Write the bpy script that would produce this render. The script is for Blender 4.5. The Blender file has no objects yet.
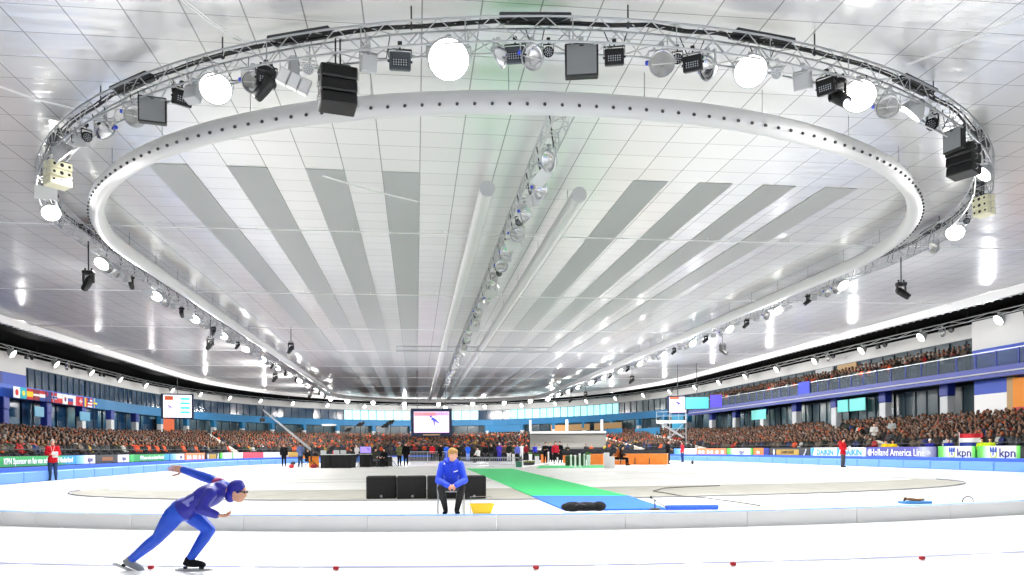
import bpy, math, random
import numpy as np
from mathutils import Vector, Matrix
random.seed(7)
PI = math.pi
SC = bpy.context.scene
COL = SC.collection
V = Vector

# ------------------------------------------------------------------ camera
F, CAMZ = 780.0, 1.25
TH, RHO, Y0 = math.radians(7.02), 0.0075, 449.3
fw = V((math.sin(TH), math.cos(TH), 0)); rt0 = V((math.cos(TH), -math.sin(TH), 0)); up0 = V((0, 0, 1))
rt = rt0*math.cos(RHO) - up0*math.sin(RHO); up = up0*math.cos(RHO) + rt0*math.sin(RHO)
EYE = V((0, 0, CAMZ))
cd = bpy.data.cameras.new('camera'); cam = bpy.data.objects.new('camera', cd); COL.objects.link(cam)
cd.sensor_width = 36; cd.lens = F/1024*36; cd.shift_y = (Y0-287.5)/1024; cd.clip_end = 600
m = Matrix((rt, up, -fw)).transposed().to_4x4(); m.translation = EYE; cam.matrix_world = m
SC.camera = cam

def ray(x, y): return fw + rt*((x-512)/F) - up*((y-Y0)/F)
def on_z(x, y, z=0.0):
    d = ray(x, y); return EYE + d*((z-CAMZ)/d.z)
def at(x, y, D):            # point at camera depth D
    return EYE + ray(x, y)*D
def gpt(x, y): p = on_z(x, y, 0); return V((p.x, p.y, 0))
def proj(p):
    q = p-EYE; d = q.dot(fw); return 512+F*q.dot(rt)/d, Y0-F*q.dot(up)/d, d

# ------------------------------------------------------------------ materials
MATS = {}
def hexc(h): return tuple(((int(h[i:i+2], 16)/255)**2.2) for i in (0, 2, 4))
def mat(name, col, rough=.6, metal=0, emit=0, alpha=None, spec=.5):
    if name in MATS: return MATS[name]
    if isinstance(col, str): col = hexc(col)
    mt = bpy.data.materials.new(name); mt.use_nodes = True
    b = mt.node_tree.nodes['Principled BSDF']
    b.inputs['Base Color'].default_value = (*col, 1); b.inputs['Roughness'].default_value = rough
    b.inputs['Metallic'].default_value = metal; b.inputs['Specular IOR Level'].default_value = spec
    if emit:
        b.inputs['Emission Color'].default_value = (*col, 1); b.inputs['Emission Strength'].default_value = emit
    if alpha is not None: b.inputs['Alpha'].default_value = alpha
    MATS[name] = mt; return mt
def noisy(name, c1, c2, scale=8, rough=.7, detail=4, bump=0, spec=.5):
    mt = mat(name, c1, rough, spec=spec); nt = mt.node_tree; b = nt.nodes['Principled BSDF']
    tc = nt.nodes.new('ShaderNodeTexCoord'); n = nt.nodes.new('ShaderNodeTexNoise'); r = nt.nodes.new('ShaderNodeValToRGB')
    n.inputs['Scale'].default_value = scale; n.inputs['Detail'].default_value = detail
    nt.links.new(tc.outputs['Object'], n.inputs['Vector']); nt.links.new(n.outputs['Fac'], r.inputs['Fac'])
    r.color_ramp.elements[0].position = .35; r.color_ramp.elements[1].position = .65
    r.color_ramp.elements[0].color = (*hexc(c1), 1); r.color_ramp.elements[1].color = (*hexc(c2), 1)
    nt.links.new(r.outputs['Color'], b.inputs['Base Color'])
    if bump:
        bp = nt.nodes.new('ShaderNodeBump'); bp.inputs['Strength'].default_value = bump
        nt.links.new(n.outputs['Fac'], bp.inputs['Height']); nt.links.new(bp.outputs['Normal'], b.inputs['Normal'])
    return mt

def ice_material():
    mt = mat('ice', 'f6f8fa', .22, spec=.35); nt = mt.node_tree; b = nt.nodes['Principled BSDF']
    tc = nt.nodes.new('ShaderNodeTexCoord'); mp = nt.nodes.new('ShaderNodeMapping'); n = nt.nodes.new('ShaderNodeTexNoise')
    mp.inputs['Scale'].default_value = (.35, .12, 1); n.inputs['Scale'].default_value = 1.0; n.inputs['Detail'].default_value = 5
    r = nt.nodes.new('ShaderNodeValToRGB'); r.color_ramp.elements[0].color = (.86, .88, .9, 1); r.color_ramp.elements[1].color = (.95, .955, .96, 1)
    r.color_ramp.elements[0].position = .3; r.color_ramp.elements[1].position = .5
    n2 = nt.nodes.new('ShaderNodeTexNoise'); n2.inputs['Scale'].default_value = 6
    bp = nt.nodes.new('ShaderNodeBump'); bp.inputs['Strength'].default_value = .06
    L = nt.links.new
    L(tc.outputs['Object'], mp.inputs['Vector']); L(mp.outputs['Vector'], n.inputs['Vector']); L(n.outputs['Fac'], r.inputs['Fac'])
    L(r.outputs['Color'], b.inputs['Base Color']); L(tc.outputs['Object'], n2.inputs['Vector']); L(n2.outputs['Fac'], bp.inputs['Height'])
    L(bp.outputs['Normal'], b.inputs['Normal'])
    return mt

def ceiling_material():
    mt = mat('ceiling_foil', 'e8e8e8', .24, spec=.5); nt = mt.node_tree; b = nt.nodes['Principled BSDF']; L = nt.links.new
    tc = nt.nodes.new('ShaderNodeTexCoord'); sp = nt.nodes.new('ShaderNodeSeparateXYZ'); L(tc.outputs['Object'], sp.inputs[0])
    def mth(op, a, bb=None, c=None):
        n = nt.nodes.new('ShaderNodeMath'); n.operation = op
        for i, v in enumerate((a, bb, c)):
            if v is None: continue
            if hasattr(v, 'links'): L(v, n.inputs[i])
            else: n.inputs[i].default_value = v
        return n.outputs[0]
    def seam(out, off, per, w):
        f = mth('FRACT', mth('DIVIDE', mth('SUBTRACT', out, off), per))
        return mth('LESS_THAN', mth('ABSOLUTE', mth('SUBTRACT', f, .5)), .5-w/per), f
    sx, fx = seam(sp.outputs['X'], .2, 1.26, .017); sy, fy = seam(sp.outputs['Y'], 0.2, 1.15, .013)
    keep = mth('MULTIPLY', sx, sy)
    # each panel its own slight tone
    ix = mth('FLOOR', mth('DIVIDE', mth('SUBTRACT', sp.outputs['X'], .2), 1.26)); iy = mth('FLOOR', mth('DIVIDE', mth('SUBTRACT', sp.outputs['Y'], .2), 1.15))
    cb = nt.nodes.new('ShaderNodeCombineXYZ'); L(ix, cb.inputs[0]); L(iy, cb.inputs[1])
    wn = nt.nodes.new('ShaderNodeTexWhiteNoise'); wn.noise_dimensions = '2D'; L(cb.outputs[0], wn.inputs['Vector'])
    tone = mth('ADD', mth('MULTIPLY', wn.outputs['Value'], .04), .88)
    val = mth('ADD', mth('MULTIPLY', keep, tone), mth('MULTIPLY', mth('SUBTRACT', 1.0, keep), .42))
    cc = nt.nodes.new('ShaderNodeCombineColor')
    for i in range(3): L(val, cc.inputs[i])
    L(cc.outputs[0], b.inputs['Base Color'])
    # gentle ripple of the foil, longer across the hall than along it
    mp = nt.nodes.new('ShaderNodeMapping'); mp.inputs['Scale'].default_value = (.5, 3.2, 1); L(tc.outputs['Object'], mp.inputs['Vector'])
    n = nt.nodes.new('ShaderNodeTexNoise'); n.inputs['Scale'].default_value = 1; n.inputs['Detail'].default_value = 3; L(mp.outputs[0], n.inputs['Vector'])
    h = mth('ADD', n.outputs['Fac'], mth('MULTIPLY', wn.outputs['Value'], .05))
    bp = nt.nodes.new('ShaderNodeBump'); bp.inputs['Strength'].default_value = .22; bp.inputs['Distance'].default_value = .1
    L(h, bp.inputs['Height'])
    # satin foil: mostly diffuse with a modest sheen
    df = nt.nodes.new('ShaderNodeBsdfDiffuse'); gl = nt.nodes.new('ShaderNodeBsdfGlossy'); gl.inputs['Roughness'].default_value = .21
    mx = nt.nodes.new('ShaderNodeMixShader'); lw = nt.nodes.new('ShaderNodeFresnel'); lw.inputs['IOR'].default_value = 1.5
    L(cc.outputs[0], df.inputs['Color']); L(cc.outputs[0], gl.inputs['Color']); L(bp.outputs['Normal'], gl.inputs['Normal'])
    L(mth('ADD', mth('MULTIPLY', lw.outputs[0], .2), .2), mx.inputs[0]); L(df.outputs[0], mx.inputs[1]); L(gl.outputs[0], mx.inputs[2])
    L(mx.outputs[0], nt.nodes['Material Output'].inputs['Surface']); nt.nodes.remove(b)
    return mt

ICE = ice_material(); CEIL = ceiling_material()
WHITE = mat('white_paint', 'f2f2f2', .5); PADW = mat('white_vinyl', 'fbfbfb', .4); DUCT = mat('duct_white', 'd0d0d0', .45)
BLACK = mat('black_plastic', '141516', .5); BLACKF = noisy('black_fabric', '101011', '1b1b1c', 20, .9)
STEEL = mat('galvanised_steel', 'b9bcbd', .35, .7); ALU = mat('aluminium', 'b4b7b9', .35, .55); DGREY = mat('dark_grey', '3a3c3f', .6)
GREY = mat('mid_grey', '808386', .6); LGREY = mat('light_grey', 'b8babb', .6); CONC = noisy('concrete', '8c8b88', 'a09f9a', 2, .85)
ROYAL = mat('royal_blue', '1c46b4', .5); NAVY = mat('navy_blue', '1b2f86', .5); TEAL = mat('teal_blue', '1f6f9c', .5); PADB = mat('pad_blue', '6395dd', .5)
PADD = mat('pad_blue_deep', '3f6bdc', .5); BEAMB = mat('beam_blue', '22348c', .45)
ORANGE = mat('orange_board', 'f07a2e', .5); RED = mat('red_plastic', 'c4262e', .5); YELLOW = mat('yellow_plastic', 'f5cf27', .45)
GREENC = noisy('green_carpet', '2fb766', '38c270', 30, .95); BLUEC = noisy('blue_carpet', '2f6be6', '3a78ef', 30, .95)
LAMP = mat('lamp_lens_lit', (1, .99, .93), .3, emit=13); LAMPS = mat('small_lamp_lit', (1, .99, .93), .3, emit=8)
GLASSD = mat('dark_glazing', '1d3a56', .12, spec=.8); GLASSG = mat('smoky_glazing', '3b4a50', .15, spec=.8)
DAYW = mat('daylit_window', (.42, .86, .9), .3, emit=1.0); CHROME = mat('reflector_chrome', 'e8e8e8', .18, .9)
BULB = mat('lamp_glass', 'f4f4f0', .1, spec=.8); BLUEP = mat('blue_connector', '3c4fc8', .5); CREAM = mat('cream_plastic', 'e7e3c4', .5)
TAN = mat('tan_wall', 'b99a70', .7); LED = mat('led_cells', 'a8aeb4', .4)

# ------------------------------------------------------------------ mesh builder
class MB:
    def __init__(s): s.v = []; s.f = []; s.m = []
    def add(s, vs, fs, mi=0):
        o = len(s.v); s.v += [tuple(p) for p in vs]; s.f += [tuple(i+o for i in f) for f in fs]; s.m += [mi]*len(fs); return s
    def box(s, c, d, R=None, mi=0, bev=0):
        c = V(c); hx, hy, hz = d[0]/2, d[1]/2, d[2]/2
        if bev:
            b = min(bev, hx*.9, hy*.9, hz*.9); vs = []; idx = {}
            for sx in (-1, 1):
                for sy in (-1, 1):
                    for sz in (-1, 1):
                        for k, q in enumerate(((hx, hy-b, hz-b), (hx-b, hy, hz-b), (hx-b, hy-b, hz))):
                            idx[sx, sy, sz, k] = len(vs); vs.append(V((sx*q[0], sy*q[1], sz*q[2])))
            fs = []
            I = lambda x, y, z, k: idx[x, y, z, k]
            for t in (-1, 1):
                q = [I(t, -1, -1, 0), I(t, 1, -1, 0), I(t, 1, 1, 0), I(t, -1, 1, 0)]; fs.append(q if t > 0 else q[::-1])
                q = [I(-1, t, -1, 1), I(-1, t, 1, 1), I(1, t, 1, 1), I(1, t, -1, 1)]; fs.append(q if t > 0 else q[::-1])
                q = [I(-1, -1, t, 2), I(1, -1, t, 2), I(1, 1, t, 2), I(-1, 1, t, 2)]; fs.append(q if t > 0 else q[::-1])
            for a in (-1, 1):
                for c2 in (-1, 1):
                    q = [I(a, c2, -1, 0), I(a, c2, 1, 0), I(a, c2, 1, 1), I(a, c2, -1, 1)]; fs.append(q[::-1] if a*c2 > 0 else q)
                    q = [I(a, -1, c2, 0), I(a, 1, c2, 0), I(a, 1, c2, 2), I(a, -1, c2, 2)]; fs.append(q if a*c2 > 0 else q[::-1])
                    q = [I(-1, a, c2, 1), I(1, a, c2, 1), I(1, a, c2, 2), I(-1, a, c2, 2)]; fs.append(q[::-1] if a*c2 > 0 else q)
                    for e in (-1, 1):
                        q = [I(a, c2, e, 0), I(a, c2, e, 1), I(a, c2, e, 2)]; fs.append(q if a*c2*e > 0 else q[::-1])
        else:
            vs = [V((x*hx, y*hy, z*hz)) for x in (-1, 1) for y in (-1, 1) for z in (-1, 1)]
            fs = [(0, 1, 3, 2), (4, 6, 7, 5), (0, 4, 5, 1), (2, 3, 7, 6), (0, 2, 6, 4), (1, 5, 7, 3)]
        if R is not None: vs = [R @ p for p in vs]
        return s.add([p+c for p in vs], fs, mi)
    def cyl(s, p0, p1, r0, r1=None, n=8, mi=0, caps=True):
        p0, p1 = V(p0), V(p1); r1 = r0 if r1 is None else r1; d = (p1-p0)
        if d.length < 1e-6: return s
        d.normalize(); a = d.orthogonal().normalized() if abs(d.z) > .99 else d.cross(V((0, 0, 1))).normalized(); b = d.cross(a)
        vs = []
        for p, r in ((p0, r0), (p1, r1)):
            for i in range(n):
                t = 2*PI*(i+.5)/n; vs.append(p+a*(r*math.cos(t))+b*(r*math.sin(t)))
        fs = [(i, (i+1) % n, n+(i+1) % n, n+i) for i in range(n)]
        if caps: fs += [tuple(range(n))[::-1], tuple(range(n, 2*n))]
        return s.add(vs, fs, mi)
    def tube(s, path, r, n=8, closed=False, mi=0, caps=True):
        P = [V(p) for p in path]; k = len(P); vs = []; fs = []
        for i, p in enumerate(P):
            if closed: d = P[(i+1) % k]-P[i-1]
            else: d = P[min(i+1, k-1)]-P[max(i-1, 0)]
            d.normalize(); a = d.cross(V((0, 0, 1)))
            if a.length < .02: a = V((1, 0, 0))
            a.normalize(); b = a.cross(d); rr = r[i] if isinstance(r, (list, tuple)) else r
            for j in range(n):
                t = 2*PI*(j+.5)/n; vs.append(p+a*(rr*math.cos(t))+b*(rr*math.sin(t)))
        for i in range(k if closed else k-1):
            i2 = (i+1) % k
            for j in range(n): fs.append((i*n+j, i2*n+j, i2*n+(j+1) % n, i*n+(j+1) % n))
        if caps and not closed: fs += [tuple(range(n)), tuple(range((k-1)*n, k*n))[::-1]]
        return s.add(vs, fs, mi)
    def ell(s, c, r, axes=None, n=12, m=8, mi=0):
        c = V(c); ax = axes or (V((1, 0, 0)), V((0, 1, 0)), V((0, 0, 1)))
        if not isinstance(r, (tuple, list)): r = (r, r, r)
        vs = [c-ax[2]*r[2]]; fs = []
        for i in range(1, m):
            ph = -PI/2+PI*i/m
            for j in range(n):
                t = 2*PI*j/n
                vs.append(c+ax[0]*(r[0]*math.cos(ph)*math.cos(t))+ax[1]*(r[1]*math.cos(ph)*math.sin(t))+ax[2]*(r[2]*math.sin(ph)))
        vs.append(c+ax[2]*r[2])
        for j in range(n): fs.append((0, 1+(j+1) % n, 1+j))
        for i in range(m-2):
            for j in range(n): fs.append((1+i*n+j, 1+i*n+(j+1) % n, 1+(i+1)*n+(j+1) % n, 1+(i+1)*n+j))
        l = len(vs)-1
        for j in range(n): fs.append((l, 1+(m-2)*n+j, 1+(m-2)*n+(j+1) % n))
        return s.add(vs, fs, mi)
    def limb(s, pts, rs, n=10, mi=0):
        for i in range(len(pts)-1): s.cyl(pts[i], pts[i+1], rs[i], rs[i+1], n, mi)
        for p, r in zip(pts, rs): s.ell(p, r, n=n, m=6, mi=mi)
        return s
    def lathe(s, prof, axis_o=(0, 0, 0), n=20, R=None, mi=0):      # prof: (radius, height) pairs about local z
        vs = []; fs = []; k = len(prof); o = V(axis_o)
        for r, z in prof:
            for j in range(n):
                t = 2*PI*j/n; p = V((r*math.cos(t), r*math.sin(t), z)); vs.append((R @ p if R is not None else p)+o)
        for i in range(k-1):
            for j in range(n): fs.append((i*n+j, i*n+(j+1) % n, (i+1)*n+(j+1) % n, (i+1)*n+j))
        return s.add(vs, fs, mi)
    def prism(s, poly, z0, z1, mi=0):
        n = len(poly); vs = [(p[0], p[1], z0) for p in poly]+[(p[0], p[1], z1) for p in poly]
        fs = [tuple(range(n))[::-1], tuple(range(n, 2*n))]+[(i, (i+1) % n, n+(i+1) % n, n+i) for i in range(n)]
        return s.add(vs, fs, mi)
    def mesh(s, name, smooth=False):
        me = bpy.data.meshes.new(name); me.from_pydata(s.v, [], s.f)
        me.polygons.foreach_set('material_index', s.m); me.update()
        if smooth: me.shade_smooth()
        return me
    def build(s, name, mats, parent=None, smooth=False, loc=None, rotz=None):
        return link(name, s.mesh(name, smooth), mats, parent, loc, rotz)

def link(name, me, mats, parent=None, loc=None, rotz=None):
    if not isinstance(mats, (list, tuple)): mats = [mats]
    if mats and len(me.materials) == 0:
        for q in mats: me.materials.append(q)
    o = bpy.data.objects.new(name, me); COL.objects.link(o)
    if parent: o.parent = parent
    if loc is not None: o.location = loc
    if rotz is not None: o.rotation_euler = (0, 0, rotz)
    return o
def tag(o, label=None, cat=None, group=None, kind=None):
    if label: o['label'] = label
    if cat: o['category'] = cat
    if group: o['group'] = group
    if kind: o['kind'] = kind
    return o
def thing(name, label, cat, loc=(0, 0, 0), rotz=0, group=None):
    o = bpy.data.objects.new(name, None); COL.objects.link(o); o.location = loc; o.rotation_euler = (0, 0, rotz); o.empty_display_size = .1
    return tag(o, label, cat, group)
def struct(o, label=None): return tag(o, label, kind='structure')
def copy_tree(o, parent=None):
    c = o.copy(); COL.objects.link(c)
    if parent: c.parent = parent
    for ch in o.children: copy_tree(ch, c)
    return c
def place(o, loc, rotz=0, label=None, group=None, scale=None):
    o.location = loc; o.rotation_euler = (0, 0, rotz)
    if label: o['label'] = label
    if group: o['group'] = group
    if scale: o.scale = (scale,)*3
    return o
def Rz(a): return Matrix.Rotation(a, 3, 'Z')
def Rx(a): return Matrix.Rotation(a, 3, 'X')
def Ry(a): return Matrix.Rotation(a, 3, 'Y')
USED = set()
class Proto:      # first use moves the prototype itself, later uses copy it
    def __init__(s, root): s.root = root; s.used = False
    def put(s, loc, rotz=0, label=None, group=None, scale=None, tilt=None):
        if s.used: o = copy_tree(s.root)
        else: o = s.root; s.used = True
        if 'group' in o and not group: del o['group']
        place(o, loc, rotz, label, group, scale)
        if tilt: o.rotation_euler = tilt
        return o
def text_mesh(txt, size, bold=0.0, sx=1.0):
    cu = bpy.data.curves.new('lettering', 'FONT'); cu.body = txt; cu.size = size; cu.extrude = .004; cu.offset = bold; cu.resolution_u = 2
    cu.align_x = 'CENTER'; cu.align_y = 'CENTER'
    o = bpy.data.objects.new('tmp_text', cu); COL.objects.link(o); bpy.context.view_layer.update()
    dg = bpy.context.evaluated_depsgraph_get(); me = bpy.data.meshes.new_from_object(o.evaluated_get(dg), depsgraph=dg)
    bpy.data.objects.remove(o); bpy.data.curves.remove(cu)
    me.transform(Matrix(((sx, 0, 0, 0), (0, 0, -1, 0), (0, 1, 0, 0), (0, 0, 0, 1))))      # upright, facing -y
    return me
def remesh(mb, voxel, it=2):
    me = mb.mesh('tmp'); o = bpy.data.objects.new('tmp', me); COL.objects.link(o)
    r = o.modifiers.new('r', 'REMESH'); r.mode = 'VOXEL'; r.voxel_size = voxel; r.use_smooth_shade = True
    s = o.modifiers.new('s', 'SMOOTH'); s.factor = .5; s.iterations = it
    bpy.context.view_layer.update(); dg = bpy.context.evaluated_depsgraph_get()
    out = bpy.data.meshes.new_from_object(o.evaluated_get(dg), depsgraph=dg)
    bpy.data.objects.remove(o); bpy.data.meshes.remove(me); out.shade_smooth(); return out
def append_mesh(me, mb):
    import bmesh
    bm = bmesh.new(); bm.from_mesh(me); t = mb.mesh('t', True); bm.from_mesh(t); bm.to_mesh(me); bm.free(); bpy.data.meshes.remove(t); me.shade_smooth(); return me

# ------------------------------------------------------------------ plan curves of the hall
def oval(cx, a, y0, yc, depth, ns=20, na=48, e=2.0):
    L = [V((cx-a, y0+(yc-y0)*i/ns, 0)) for i in range(ns)]
    A = []
    for i in range(na+1):
        t = PI*i/na; c, s_ = math.cos(t), math.sin(t)
        A.append(V((cx-a*abs(c)**(2/e)*(1 if c > 0 else -1), yc+depth*abs(s_)**(2/e), 0)))
    R_ = [V((cx+a, yc-(yc-y0)*(i+1)/ns, 0)) for i in range(ns)]
    return L+A+R_
ZC = CAMZ+9.4                                 # ceiling
WALL = oval(2.4, 37.2, -14, 97, 58)
BEAMP = oval(3.5, 31.2, -14, 95, 50)
EDGE = oval(3.4, 32.6, -14, 96, 52.2)
BOARD = oval(6.0, 23.4, 18, 62, 30, e=2.2)
def offs(P, d):      # offset towards the inside of the hall
    out = []
    for i, p in enumerate(P):
        t = (P[min(i+1, len(P)-1)]-P[max(i-1, 0)]).normalized(); out.append(p+V((t.y, -t.x, 0))*d)
    return out
def wallstrip(P, z0, z1, th, out=1):
    mb = MB(); Q = offs(P, -th); n = len(P); vs = []
    for p, q in zip(P, Q): vs += [(p.x, p.y, z0), (p.x, p.y, z1), (q.x, q.y, z1), (q.x, q.y, z0)]
    fs = []
    for i in range(n-1):
        a, b = 4*i, 4*i+4
        for j in range(4): fs.append((a+j, a+(j+1) % 4, b+(j+1) % 4, b+j))
    fs += [(3, 2, 1, 0), tuple(4*(n-1)+j for j in range(4))]
    return mb.add(vs, fs)
def arclen(P):
    s = [0]
    for a, b in zip(P, P[1:]): s.append(s[-1]+(b-a).length)
    return s
def along(P, S, d):
    d = max(0, min(S[-1]-1e-4, d)); k = np.searchsorted(S, d, 'right')-1; f = (d-S[k])/(S[k+1]-S[k]); t = (P[k+1]-P[k]).normalized()
    return P[k].lerp(P[k+1], f), V((t.y, -t.x, 0)), t      # point, inward normal, tangent

# ------------------------------------------------------------------ floor, ceiling, walls
struct(MB().box((4, 72, -.15), (130, 190, .3)).build('floor', ICE))
mb = MB(); mb.add([(p.x, p.y, ZC) for p in EDGE]+[(p.x, p.y, ZC+.2) for p in EDGE], [tuple(range(len(EDGE)))[::-1], tuple(range(len(EDGE), 2*len(EDGE)))]); struct(mb.build('ceiling', CEIL))
mb = MB(); O = offs(WALL, -1.5); n = len(EDGE)
mb.add([(p.x, p.y, ZC+.02) for p in EDGE]+[(p.x, p.y, ZC+.02) for p in O], [(i, i+1, n+i+1, n+i) for i in range(n-1)])
struct(mb.build('ceiling', mat('black_ceiling', '0d0d0d', .9, spec=.1)), 'black outer edge of the ceiling')
k1 = 20; k2 = len(WALL)-20
segs = (('wall_left', WALL[:k1+1]), ('wall_back', WALL[k1:k2+1]), ('wall_right', WALL[k2:]))
z_rec, z_fa0, z_fa1, z_gl1, z_top = 2.55, CAMZ+4.7, CAMZ+5.8, CAMZ+7.7, CAMZ+8.7
BULK = mat('bulkhead_white', 'd6d6d4', .6)
for nm, P in segs:
    struct(wallstrip(P, 0, z_rec, .3).build(nm, CONC), 'concrete lower wall behind the stand')
    struct(wallstrip(P, z_gl1, z_top, .3).build(nm, BULK), 'white bulkhead wall above the glazing')
    struct(wallstrip(offs(P, -.1), z_top, ZC+.1, .3).build(nm, mat('black_ceiling', '141414')), 'black wall strip under the ceiling')
    struct(wallstrip(offs(P, -.6), z_rec, z_gl1, .3).build(nm, mat('behind_glass', '2a3036', .8)), 'dark wall behind the glazing')
# fascia: royal blue on the near left, teal round the far end
SW = arclen(WALL); TOT = SW[-1]
def cut(P, a, b, step=3):
    S = arclen(P); n = max(2, int((b-a)/step)+1); return [along(P, S, a+(b-a)*i/(n-1))[0] for i in range(n)]
FB = offs(WALL, .8); SF = arclen(FB); TF = SF[-1]
LEFT_N = 14+88                                # arc length where Y reaches ~88 on the left
struct(wallstrip(cut(FB, 0, LEFT_N), z_fa0, z_fa1, .8).build('trim_1', mat('fascia_blue', '2f5cc2', .5)), 'bright blue fascia band along the left gallery')
RIGHT_S = TF-14-92
struct(wallstrip(cut(FB, LEFT_N, RIGHT_S), z_fa0, z_fa1, .8).build('trim_2', mat('fascia_teal', '2373a6', .5)), 'teal blue fascia band round the far end')

wn = [0]
def window(P, a, b, z0, z1, mull, glass, frame, depth=.12):
    S = arclen(P); wn[0] += 1
    p, nn, t = along(P, S, a); q, _, _ = along(P, S, b); d = q-p; L_ = d.length; ang = math.atan2(d.y, d.x)
    r = bpy.data.objects.new('window_%d' % wn[0], None); COL.objects.link(r); r.location = (p.x, p.y, 0); r.rotation_euler = (0, 0, ang); struct(r)
    MB().box((L_/2, 0, (z0+z1)/2), (L_, .03, z1-z0)).build('pane', glass, r)
    mb = MB()
    for i in range(mull+1): mb.box((L_*i/mull, -.04, (z0+z1)/2), (.09, depth, z1-z0))
    mb.box((L_/2, -.04, z0+.04), (L_, depth, .08)); mb.box((L_/2, -.04, z1-.04), (L_, depth, .08))
    mb.build('window_frame', frame, r); return r
FRD = mat('frame_dark', '34424e', .5)
# upper gallery glazing: clear blue glass on the left, daylight panes at the far end
d = 20.0
while d < RIGHT_S-6:
    pm, _, _ = along(WALL, SW, d+3.4)
    px, py, _ = proj(V((pm.x, pm.y, z_fa1+.8)))
    lit = (346 < px < 420) or (459 < px < 478) or (522 < px < 625)
    if pm.y > 20:
        window(WALL, d, d+6.8, z_fa1, z_gl1, 5 if px < 170 else 4, DAYW if lit else (GLASSD if px < 520 else GLASSG), mat('frame_grey', '5e6a70') if px < 170 else FRD)
        window(WALL, d, d+6.8, z_rec, z_fa0, 3, GLASSG if px > 150 else GLASSD, FRD)
    d += 6.8
d = RIGHT_S
while d < TOT-40:
    window(WALL, d, d+6.8, z_fa1-1.2, z_gl1, 4, GLASSG, FRD); window(WALL, d, d+6.8, z_rec, z_fa0-.3, 5, GLASSG, FRD); d += 6.8
# blue painted wall at the near left gallery
struct(wallstrip(cut(offs(WALL, .25), 10, 14+74.5), CAMZ+6.9, z_gl1, .2).build('wall_left', BULK), 'white wall panel over the blue one at the near left')
struct(wallstrip(cut(offs(WALL, .25), 10, 14+74.5), z_fa1, CAMZ+6.9, .2).build('wall_left', ROYAL), 'royal blue wall panel at the near end of the left gallery')
# emblem panel on it
p, nn, t = along(offs(WALL, .32), SW, 14+69)
em = thing('emblem_panel', 'navy square panel with a pale speed skater emblem on the blue left wall', 'panel', (p.x, p.y, z_fa1+.1), math.atan2(t.y, t.x))
MB().box((0, 0, .45), (2.6, .05, 1.0)).build('panel', NAVY, em)
MB().cyl((-.5, -.04, .3), (.1, -.04, .65), .07).cyl((.1, -.04, .65), (.6, -.04, .5), .07).cyl((-.1, -.04, .5), (.4, -.04, .12), .07).ell((.35, -.04, .78), .1).build('emblem', LGREY, em)
# columns of the lower level
d = 30.0; cn = 0; CP = offs(WALL, .9); SCP = arclen(CP)
while d < SCP[-1]-30:
    p, nn, t = along(CP, SCP, d); px, py, _ = proj(V((p.x, p.y, 5))); cn += 1
    r = bpy.data.objects.new('column', None); COL.objects.link(r); r.location = (p.x, p.y, 0); r.rotation_euler = (0, 0, math.atan2(t.y, t.x)); struct(r, 'round-edged column under the gallery')
    near_l = px < 60
    far = 150 < px < 690
    wdt = .95 if not far else .7
    MB().box((0, 0, (z_rec+4.9)/2), (wdt*.9, .6, 4.9-z_rec), bev=.05).build('column_foot', NAVY if near_l else mat('column_white', 'cfd2d4'), r)
    MB().box((0, 0, (4.9+z_fa0)/2), (wdt, .65, z_fa0-4.9), bev=.05).build('column_shaft', NAVY if not far else TEAL, r)
    d += 7.6
# ------------------------------------------------------------------ stands
INN = offs(BOARD, -1.2); OUT_ = offs(WALL, 1.6)
def resample(P, n, y0=None):
    S = arclen(P); return [along(P, S, S[-1]*i/(n-1))[0] for i in range(n)]
# split in three matching stretches so the loft follows the bends
def three(P, yc, n1, n2):
    i1 = next(i for i, p in enumerate(P) if p.y >= yc-1e-3); j = len(P)-1-next(i for i, p in enumerate(P[::-1]) if p.y >= yc-1e-3)
    return resample(P[:i1+1], n1)[:-1]+resample(P[i1:j+1], n2)[:-1]+resample(P[j:], n1)
I3 = three(INN, 60, 24, 60); O3 = three([p for p in OUT_ if p.y >= 10], 95, 24, 60)
NR = 19
def rowline(r): return [a.lerp(b, r) for a, b in zip(I3, O3)]
def rise(y): t = max(0, min(1, (y-80)/50)); return 1.8+1.0*t*t*(3-2*t)
def rowz(r, y=0): return .7+rise(y)*r
mb = MB(); prev = None; n3 = len(I3)
vs = []; fs = []
for k in range(NR):
    for q, z in ((rowline(k/NR), k/NR), (rowline((k+1)/NR), k/NR)): vs += [(p.x, p.y, .7+rise(p.y)*z) for p in q]
vs += [(p.x, p.y, rowz(1, p.y)) for p in rowline(1)]
for k in range(2*NR):
    for i in range(n3-1): fs.append((k*n3+i, k*n3+i+1, (k+1)*n3+i+1, (k+1)*n3+i))
b = len(vs); vs += [(p.x, p.y, 0) for p in I3]
for i in range(n3-1): fs.append((b+i, b+i+1, i+1, i))
mb.add(vs, fs); struct(mb.build('grandstand', mat('stand_dark', '23252a', .8)), 'dark stepped grandstand round the ice')
# concourse behind the top row
mb = MB(); Wt = three([p for p in WALL if p.y >= 10], 95, 24, 60); Ot = rowline(1)
mb.add([(p.x, p.y, rowz(1, p.y)) for p in Ot]+[(p.x, p.y, rowz(1, p.y)) for p in Wt], [(i, i+1, n3+i+1, n3+i) for i in range(n3-1)])
struct(mb.build('concourse', CONC), 'concrete concourse behind the top row')
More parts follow.
